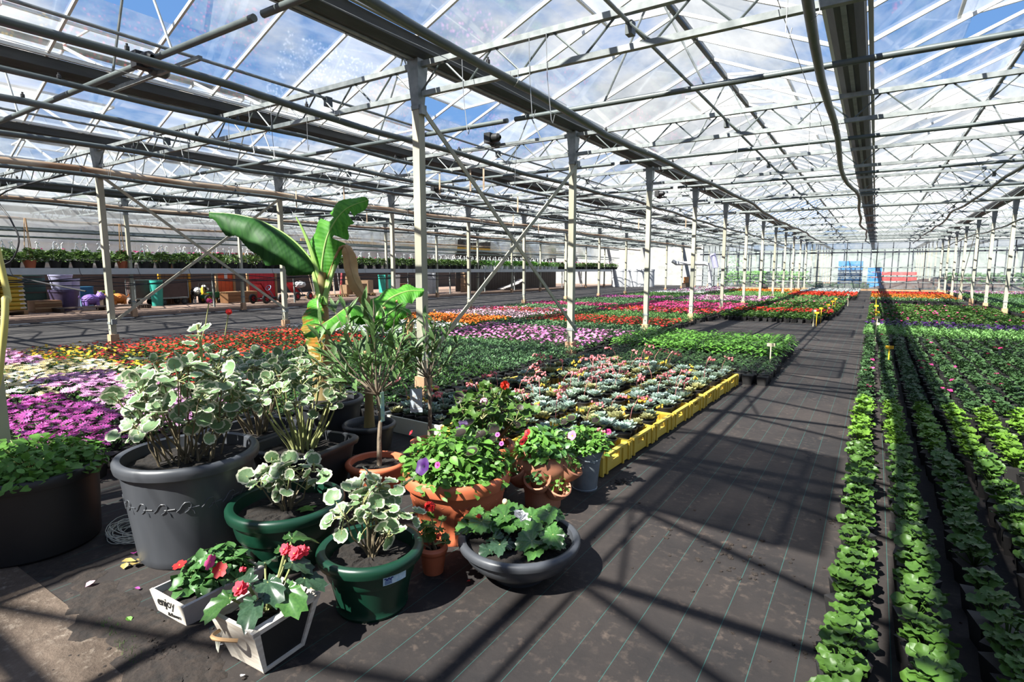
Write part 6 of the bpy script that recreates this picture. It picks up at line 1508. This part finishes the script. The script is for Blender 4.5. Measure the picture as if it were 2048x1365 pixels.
# toy tractor
x, y = W(432, 607); t = thing('toy_tractor', 'green toy tractor with a yellow seat', 'toy', (x-.3, y, .012)); g = G().box((0, .12, .3), (.26, .42, .2)); g.box((0, -.18, .24), (.3, .26, .12)); obj('body', one(g, 'body', MT['tractor'], False), t)
g = G().box((0, -.2, .34), (.2, .18, .05)); g.add(V*[.11, .05, .15]+[0, -.29, .46], T); obj('seat', one(g, 'seat', MT['seaty']), t)
for sx in (-.2, .2): wheel(t, (sx, -.2, .16), .16, .08, 'seaty', (1, 0, 0)); wheel(t, (sx, .24, .10), .10, .06, 'seaty', (1, 0, 0))
g = G()
for sx in (-.16, .16): g.tube([(sx, -.34, .3), (sx, -.34, .72), (sx, .1, .72), (sx, .14, .4)], .014, 6)
obj('roll_bar', one(g, 'roll_bar', MT['black']), t)
# red shed front: vertical boards with white notices
def shed(name, label, u0, u1, v, h, m, back=.9, notices=(), posts='woodp'):
    (xa, ya), (xb, yb) = W(u0, v), W(u1, v); x = (xa+xb)/2-back; L = abs(yb-ya)*1.05; t = thing(name, label, 'shed', (x, (ya+yb)/2, .012)); n = max(4, int(L/.16))
    for i in range(n): obj('board', one(G().box((0, -L/2+(i+.5)*L/n, h/2), (.03, L/n-.012, h)), 'board', MT[m], False), t)
    for s in (-1, 1): obj('corner_post', one(G().box((.02, s*(L/2+.03), h/2), (.08, .08, h)), 'corner_post', MT[posts], False), t)
    obj('roof_edge', one(G().box((.05, 0, h+.05), (.3, L+.3, .1)), 'roof_edge', MT['wood'], False), t)
    for (fy, fz, w, hh) in notices: obj('notice', one(G().box((.022, fy*L, fz), (.006, w, hh)), 'notice', MT['whitep'], False), t)
    return t
shed('shed_front', 'bright orange-red boarded shed front behind the wooden trough', 448, 506, 606, 1.75, 'redboard', .8, ((-.32, 1.15, .1, .12), (.05, 1.0, .12, .24), (.1, 1.5, .1, .14)))
shed('shed_front', 'dark red boarded shed front behind the go-karts', 508, 612, 604, 1.75, 'redseat', 1.1, ((-.2, 1.2, .2, .2), (.1, 1.2, .2, .2)))
shed('shed_front', 'brown wooden hut front behind the toy tractor', 345, 442, 610, 1.45, 'wood', 1.4, (), 'orange')
# wooden trough
x, y = W(488, 606); t = thing('wooden_trough', 'brown wooden trough bench before the red shed', 'trough', (x-.3, y, .012))
for i in range(3): obj('plank', one(G().box((.26, 0, .09+.12*i), (.03, 1.15, .11)), 'plank', MT['wood'], False), t); obj('plank', one(G().box((-.26, 0, .09+.12*i), (.03, 1.15, .11)), 'plank', MT['wood'], False), t)
for s in (-1, 1): obj('end_board', one(G().box((0, s*.56, .2), (.5, .03, .38)), 'end_board', MT['wood'], False), t)
for i in range(3): obj('seat_plank', one(G().box((-.16+.16*i, 0, .40), (.14, 1.2, .03)), 'seat_plank', MT['woodp'], False), t)
# pedal go-karts
def kart(label, u, v, white=False):
    x, y = W(u, v); t = thing('go_kart', label, 'go-kart', (x-.35, y, .012), .25, 'pedal go-karts')
    for sx, sy, r in ((-.3, -.35, .17), (.3, -.35, .17), (-.3, .42, .16), (.3, .42, .16)): wheel(t, (sx, sy, r), r, .09, 'redseat', (1, 0, 0))
    g = G().tube([(0, -.4, .18), (0, .5, .18)], .035, 8); g.tube([(-.3, -.35, .17), (.3, -.35, .17)], .02, 6); g.tube([(-.3, .42, .16), (.3, .42, .16)], .02, 6); g.box((0, .1, .16), (.22, .5, .03)); obj('frame', one(g, 'frame', MT['black']), t)
    P = np.array([[(x_, -.28+q*.30-.12*(1-q), .30+.42*(1-q)**1.5+.05*abs(x_)*8*.1) for x_ in np.linspace(-.17, .17, 7)] for q in np.linspace(0, 1, 8)]).reshape(-1, 3)
    Vs = np.vstack([P, P-[0, .03, .03]]); Ts = np.vstack([gridT(8, 7), gridT(8, 7)[:, ::-1]+56]); obj('seat', one(G().add(Vs, Ts), 'seat', MT['redseat'], True, 60), t)
    obj('steering_rod', one(G().tube([(0, .38, .2), (0, .12, .55)], .014, 6), 'steering_rod', MT['bluerod']), t)
    a = np.linspace(0, 6.283, 17); obj('steering_wheel', one(G().tube([(.11*math.cos(q), .12+.06*math.sin(q), .55+.09*math.sin(q)) for q in a], .012, 6), 'steering_wheel', MT['bluerod']), t)
    if white: V, T = ball(1, 10, 6, 1, .08, 4); obj('sack', one(G().add(V*[.22, .3, .14]+[0, .2, .62], T), 'sack', MT['whitep']), t)
kart('pedal go-kart with red seat and red-spoked wheels before the shed', 545, 607); kart('second pedal go-kart with a white sack, nearer the tall banana', 605, 601, True)
# leaning poles, plank and boxes
MT['polewood'] = mat('pole_wood', (0.30, 0.2, 0.12), .7, 0, (0.45, 0.38, 0.3), 8, rand=.4)
for i in range(16):
    u = 642+i*3.4; x, y = W(u, 594); r = random.Random(i); L = 1.7+r.uniform(-.3, .2)
    g = G().tube([(0, 0, 0), (-.45+r.uniform(-.1, .1), r.uniform(-.25, .4), L)], .018, 6); tag(obj('leaning_pole', one(g, 'leaning_pole', MT['polewood'] if i % 3 else MT['galv']), loc=(x-.4-.15*(i % 3), y, .012)), 'tool pole leaning in the bundle behind the tall banana', 'pole', 'poles leaning behind the banana')
x, y = W(690, 594); tag(obj('red_plank', one(G().bar((0, 0, 0), (-.2, .35, 1.5), .04, .14), 'red_plank', MT['redseat'], False), loc=(x-.3, y, .03)), 'red-brown plank leaning beside the pole bundle', 'plank')
for i, (u, v, w, h, z) in enumerate(((712, 594, .55, .4, .15), (735, 594, .5, .45, .15), (722, 594, .5, .4, .56), (748, 590, .5, .7, .012))):
    x, y = W(u, v); t = thing('cardboard_box', '%s brown cardboard box in the pile beside the dry banana leaf' % ORD[i], 'box', (x-.5, y, z), .1*i, 'cardboard boxes in storage'); obj('body', one(G().box((0, 0, h/2), (.45, w, h)), 'body', MT['cardb'], False), t); obj('tape', one(G().box((0, 0, h+.001), (.46, .06, .003)), 'tape', MT['woodp'], False), t)
x, y = W(705, 594); t = thing('pallet', 'wooden pallet under the poles and cardboard boxes', 'pallet', (x-.45, y-.2, .012)); pallet(t, 0, .8, 3.4)
tub('water_tank', 'teal water tank behind the second track post', 800, 586, .42, .95, 'teal', .9, dx=-.6); tub('water_tank', 'white water tank beside the teal one', 822, 586, .40, .95, 'whitep', .9, dx=-.9)
solid('wooden_panel', 'long brown wooden trough before the water tanks', 'trough', 806, 584, 1.3, .45, .4, 'wood')
tub('drum', 'white plastic drum beside the dark doorway', 862, 588, .38, 1.05, 'whitep', .95); tub('drum', 'second white plastic drum beside the dark doorway', 882, 587, .36, 1.05, 'whitep', .95, dx=-.3)
for i in range(5): tub('drum', '%s white drum in the row at the far end of the bench' % ORD[i], 1252+i*14, 574, .55, 1.25, 'whitep', .97)
# dark timber shed along the far part of the bench
y0, y1 = W(950, 585)[1], W(1243, 576)[1]; xs = -19.6
t = thing('timber_shed', 'long dark timber shed wall under the far half of the bench', 'shed', (xs, 0, 0)); n = 40
for i in range(n): obj('board', one(G().box((0, y0+(i+.5)*(y1-y0)/n, 1.45), (.04, (y1-y0)/n-.02, 2.9)), 'board', MT['timber'], False), t)
obj('roof_beam', one(G().box((.1, (y0+y1)/2-4, 2.42), (.12, y1-y0+12, .13)), 'roof_beam', MT['orange'], False), t)
x, y = W(942, 585); t = thing('stone_pier', 'rough stone pier beside the dark doorway', 'pier', (x-.4, y, .012)); r = random.Random(3)
for k in range(7):
    for q in range(2): obj('stone', one(G().box((0, -.11+.22*q+.03*(k % 2), .08+k*.16), (.3, .21, .15)), 'stone', MT['cardb'], False), t)
for i in range(3): tag(obj('leaning_sheet', one(G().bar((0, 0, .05), (.1, 1.6, .35+.12*i), .5, .03), 'leaning_sheet', MT['greywood'], False), loc=(-18.6-.1*i, 27.6+.5*i, .05)), '%s grey panel leaning before the dark timber shed' % ORD[i], 'panel', 'panels before the timber shed')
# ------------------------------------------------------------------ glazed end wall
wb = thing('wall_back', 'glazed end wall with dark mullions beyond the flower beds', 'wall'); wb['kind'] = 'structure'
nx = 31; X0 = -9.916; zs = [0.12, .5, .83, 1.36, 2.42, 3.1]
mull_d = one(G().box((0, 0, 1.6), (.045, .06, 3.2)), 'mullion', MT['mull'], False)
for i in range(nx): obj('mullion', mull_d, wb, loc=(X0+i*.763, Y_BACK, 0))
for z in zs: obj('transom', one(G().box((X0+nx*.763/2-.4, Y_BACK-.03, z), (nx*.763, .04, .05)), 'transom', MT['galv'], False), wb)
pd = {}
for k in range(5):
    h = zs[k+1]-zs[k]; pd[k] = one(G().box((.38, 0, zs[k]+h/2), (.72, .005, h)), 'pane', MT['wallglass'], False)
for i in range(nx-1):
    for k in range(5): obj('pane', pd[k], wb, loc=(X0+i*.763, Y_BACK+.005, 0))
obj('plinth', one(G().box((X0+11.5, Y_BACK, .06), (23.4, .1, .12)), 'plinth', MT['footing'], False), wb)
obj('purlin', one(G().box((X0+11.5, Y_BACK-.08, 2.25), (23.4, .06, .09)), 'purlin', MT['mull'], False), wb)
obj('tie_beam', one(G().box((X0+11.5, Y_BACK-.1, 2.95), (23.4, .08, .1)), 'tie_beam', MT['alu'], False), wb)
# partition between the track bay and the far corner, white sheeting
def wall(name, label, c, s, m, extra=None):
    t = thing(name, label, 'wall'); t['kind'] = 'structure'; obj('panel', one(G().box(c, s), 'panel', MT[m], False), t); return t
MT['sheet'] = mat('white_sheeting', (0.42, 0.44, 0.44), .7, 0, (0.30, 0.31, 0.30), 3, trans=.35)
wall('wall_back', 'white sheeting closing the far corner behind the bench', (-22.5, 45.5, 1.6), (25, .05, 3.2), 'sheet')
wl_ = wall('wall_left', 'dark boarded base of the far storage wall', (-27, 20, .65), (.08, 52, 1.3), 'timber')
obj('sheeting', one(G().box((-27, 20, 2.3), (.03, 52, 2.0)), 'sheeting', MT['sheet'], False), wl_)
for i in range(36): obj('mullion', one(G().box((-26.94, -5+i*1.4, 2.2), (.06, .06, 2.0)), 'mullion', MT['galv'], False), wl_)
for z in (1.5, 1.9, 2.3, 2.75): obj('rail', one(G().box((-26.92, 20, z), (.06, 52, .06)), 'rail', MT['galv'], False), wl_)
wr_ = wall('wall_right', 'white sheeting along the outer far side', (13.2, 20, .6), (.05, 52, 1.2), 'sheet'); obj('glazing', one(G().box((13.2, 20, 2.1), (.01, 52, 1.9)), 'glazing', MT['wallglass'], False), wr_)
MT['brick'] = mat('brown_entrance_wall', (0.10, 0.065, 0.05), .9, 0, (0.16, 0.11, 0.085), 6)
wall('wall_front', 'dark wall of the entrance building behind the camera', (-7, -6.1, 1.6), (42, .15, 3.2), 'brick')
# plastic film curtains hanging above the bench
def curtain(x, y0, y1, z0, z1, seed, lab, wave=.05):
    n, m = int((y1-y0)/.25), 7; r = random.Random(seed); V = []
    for i in range(n):
        y = y0+(y1-y0)*i/(n-1); zb = z0+.10*math.sin(y*.7+seed)+.06*math.sin(y*1.9)
        for j in range(m): q = j/(m-1); V.append((x+wave*(1-q)*math.sin(y*1.7+seed+q), y, zb+(z1-zb)*q))
    tag(obj('film_curtain', one(G().add(np.array(V), gridT(n, m)), 'film_curtain', MT['film'])), lab, 'curtain', 'plastic film curtains')
curtain(XB-.35, -2, 19, 2.42, 3.05, 1, 'clear plastic film curtain hanging above the near part of the bench'); curtain(XB-2.6, -2, 24, 2.1, 3.05, 2, 'milky plastic film curtain behind the bench rails', .1)
curtain(XB-.5, 24, 38, 1.95, 3.0, 3, 'sagging clear film curtain above the far part of the bench', .15); curtain(-23.2, -2, 30, 1.5, 3.1, 4, 'milky film curtain deep in the storage area', .1)
# white duct and fan near the far corner
t = thing('air_duct', 'white bent air duct near the far end of the bench', 'duct', (0, 0, 0)); d = 31
obj('pipe', one(G().tube([at(1345, 522, d), at(1352, 527, d), at(1408, 527, d), at(1418, 530, d), at(1420, 540, d), at(1420, 576, d)], .11, 12), 'pipe', MT['whitep']), t)
t = thing('fan_tube', 'grey fan cylinder hanging near the far end of the bench', 'fan', (0, 0, 0)); obj('casing', one(G().tube([at(1425, 508, 33), at(1432, 536, 33)], .17, 14), 'casing', MT['lav']), t); obj('bracket', one(G().tube([at(1425, 508, 33), (at(1425, 508, 33)[0], at(1425, 508, 33)[1], 2.75)], .02, 6), 'bracket', MT['galv']), t)
g = G().box((0, 0, .2), (.06, 1.1, .4)); p = atz(1372, 576, .012); tag(obj('orange_panel', one(g, 'orange_panel', MT['pigo'], False), loc=(p[0], p[1], .35)), 'orange panel standing at the far end of the storage area', 'panel'); tag(obj('panel_stand', one(G().box((0, 0, .17), (.3, 1.0, .34)), 'panel_stand', MT['timber'], False), loc=(p[0], p[1], .012)), 'dark stand under the orange panel', 'stand')
# beyond the end wall: posts of the next house, blue boxes, red cart, soil heap, hedge
pg = one(G().box((0, 0, 1.5), (.08, .08, 3.0)), 'shaft', MT['post'], False)
for k in (-1, 0, 1, 2):
    for n in range(12, 19):
        x = XA+k*SPAN; t = thing('support_post', '%s pale post beyond the end wall, %s' % (ORD[n-12], ['in the line of the track posts', 'in the line of the near posts', 'in the line of the far side posts', 'in the outer line'][k+1]), 'post', (x, YN(n)+.4, 0), 0, 'posts beyond the end wall'); obj('shaft', pg, t); obj('footing', foot_d, t)
for r_ in range(2):
    for k in range(5-r_):
        t = thing('blue_box', '%s blue pallet box from the ground in the %s stack beyond the wall' % (ORD[k], ('wide', 'narrow')[r_]), 'box', ((-1.35, -.05)[r_], (41.6, 46)[r_], -.01+k*.36), 0, 'blue pallet boxes'); w = (1.3, .8)[r_]
        obj('body', one(G().box((0, 0, .19), (w, 1.0, .30)), 'body', MT['bluebox'], False), t)
        for s in (-1, 0, 1): obj('runner', one(G().box((s*w*.42, 0, .02), (.1, 1.0, .04)), 'runner', MT['bluebox'], False), t)
t = thing('red_cart', 'red flat cart beyond the end wall', 'cart', (1.1, 48, -.01)); obj('bed', one(G().box((0, 0, .62), (2.6, 1.2, .3)), 'bed', MT['redcart'], False), t); obj('rail', one(G().box((0, 0, .98), (2.6, .06, .22)), 'rail', MT['redcart'], False), t)
for sx in (-.9, .9):
    for sy in (-.5, .5): wheel(t, (sx, sy, .25), .25, .12, 'redcart')
def heap(name, c, rad, label, m, seed):
    r = random.Random(seed); n, k = 40, 8; V = [(c[0], c[1], rad[2])]
    for i in range(1, k+1):
        for j in range(n): a = 2*math.pi*j/n; q = i/k; V.append((c[0]+rad[0]*q*math.cos(a), c[1]+rad[1]*q*math.sin(a), rad[2]*(1-q**1.6)*(1+r.uniform(-.15, .15))-.02*(i == k)))
    T = [[0, 1+j, 1+(j+1) % n] for j in range(n)]
    for i in range(k-1):
        for j in range(n): a, b = 1+i*n+j, 1+i*n+(j+1) % n; T += [[a, a+n, b+n], [a, b+n, b]]
    tag(obj(name, one(G().add(np.array(V), T), name, MT[m], True)), label, 'soil', kind='stuff')
heap('soil_heap', (4.5, 46, 0), (5.0, 5.2, .75), 'wide heap of brown soil beyond the end wall', 'earth', 1)
def hedge(x0, x1, y, h, lab, seed, m='l_mid', n=900, d=1.2):
    r = random.Random(seed); g = G(); V0, T0 = leaf_oval(.22, .07, .2, .2, (.5,))
    for i in range(n): a = r.uniform(0, 6.28); g.add(V0, T0, 0, mat4((r.uniform(x0, x1), y+r.uniform(-d/2, d/2), h*r.random()**.7), (math.cos(a), math.sin(a), r.uniform(-.3, .6)), (r.uniform(-.5, .5), -.6, .6), r.uniform(.7, 1.3)))
    tag(obj('hedge', one(g, 'hedge', MT[m], False)), lab, 'hedge', kind='stuff')
hedge(-9.4, -3.9, 42.5, 1.1, 'leafy plants beyond the left part of the end wall', 1, 'l_pepper', 1600); hedge(3.5, 12.5, 43.5, 1.0, 'green plants beyond the right part of the end wall', 2, 'l_mid', 1500); hedge(-3.6, -.4, 40.3, .35, 'low green plants against the end wall', 3, 'l_pepper', 500, .8)
MT['haze'] = mat('far_house_wall', (0.20, 0.23, 0.20), .8, 0, (0.34, 0.37, 0.34), 1.2)
wall('wall_far', 'pale far end of the neighbouring house', (0, 64.5, 1.6), (60, .1, 3.3), 'haze')
fp = one(G().box((0, 0, 1.6), (.06, .08, 3.2)), 'mullion', MT['mull'], False)
t = thing('wall_far_frame', 'row of dark frames on the far house end', 'frame', (0, 64.3, 0)); t['kind'] = 'structure'
for i in range(50): obj('mullion', fp, t, loc=(-28+i*1.1, 0, 0))
hedge(-30, -10, 52, 2.4, 'trees outside beyond the far corner', 5, 'l_mid', 1500, 3)
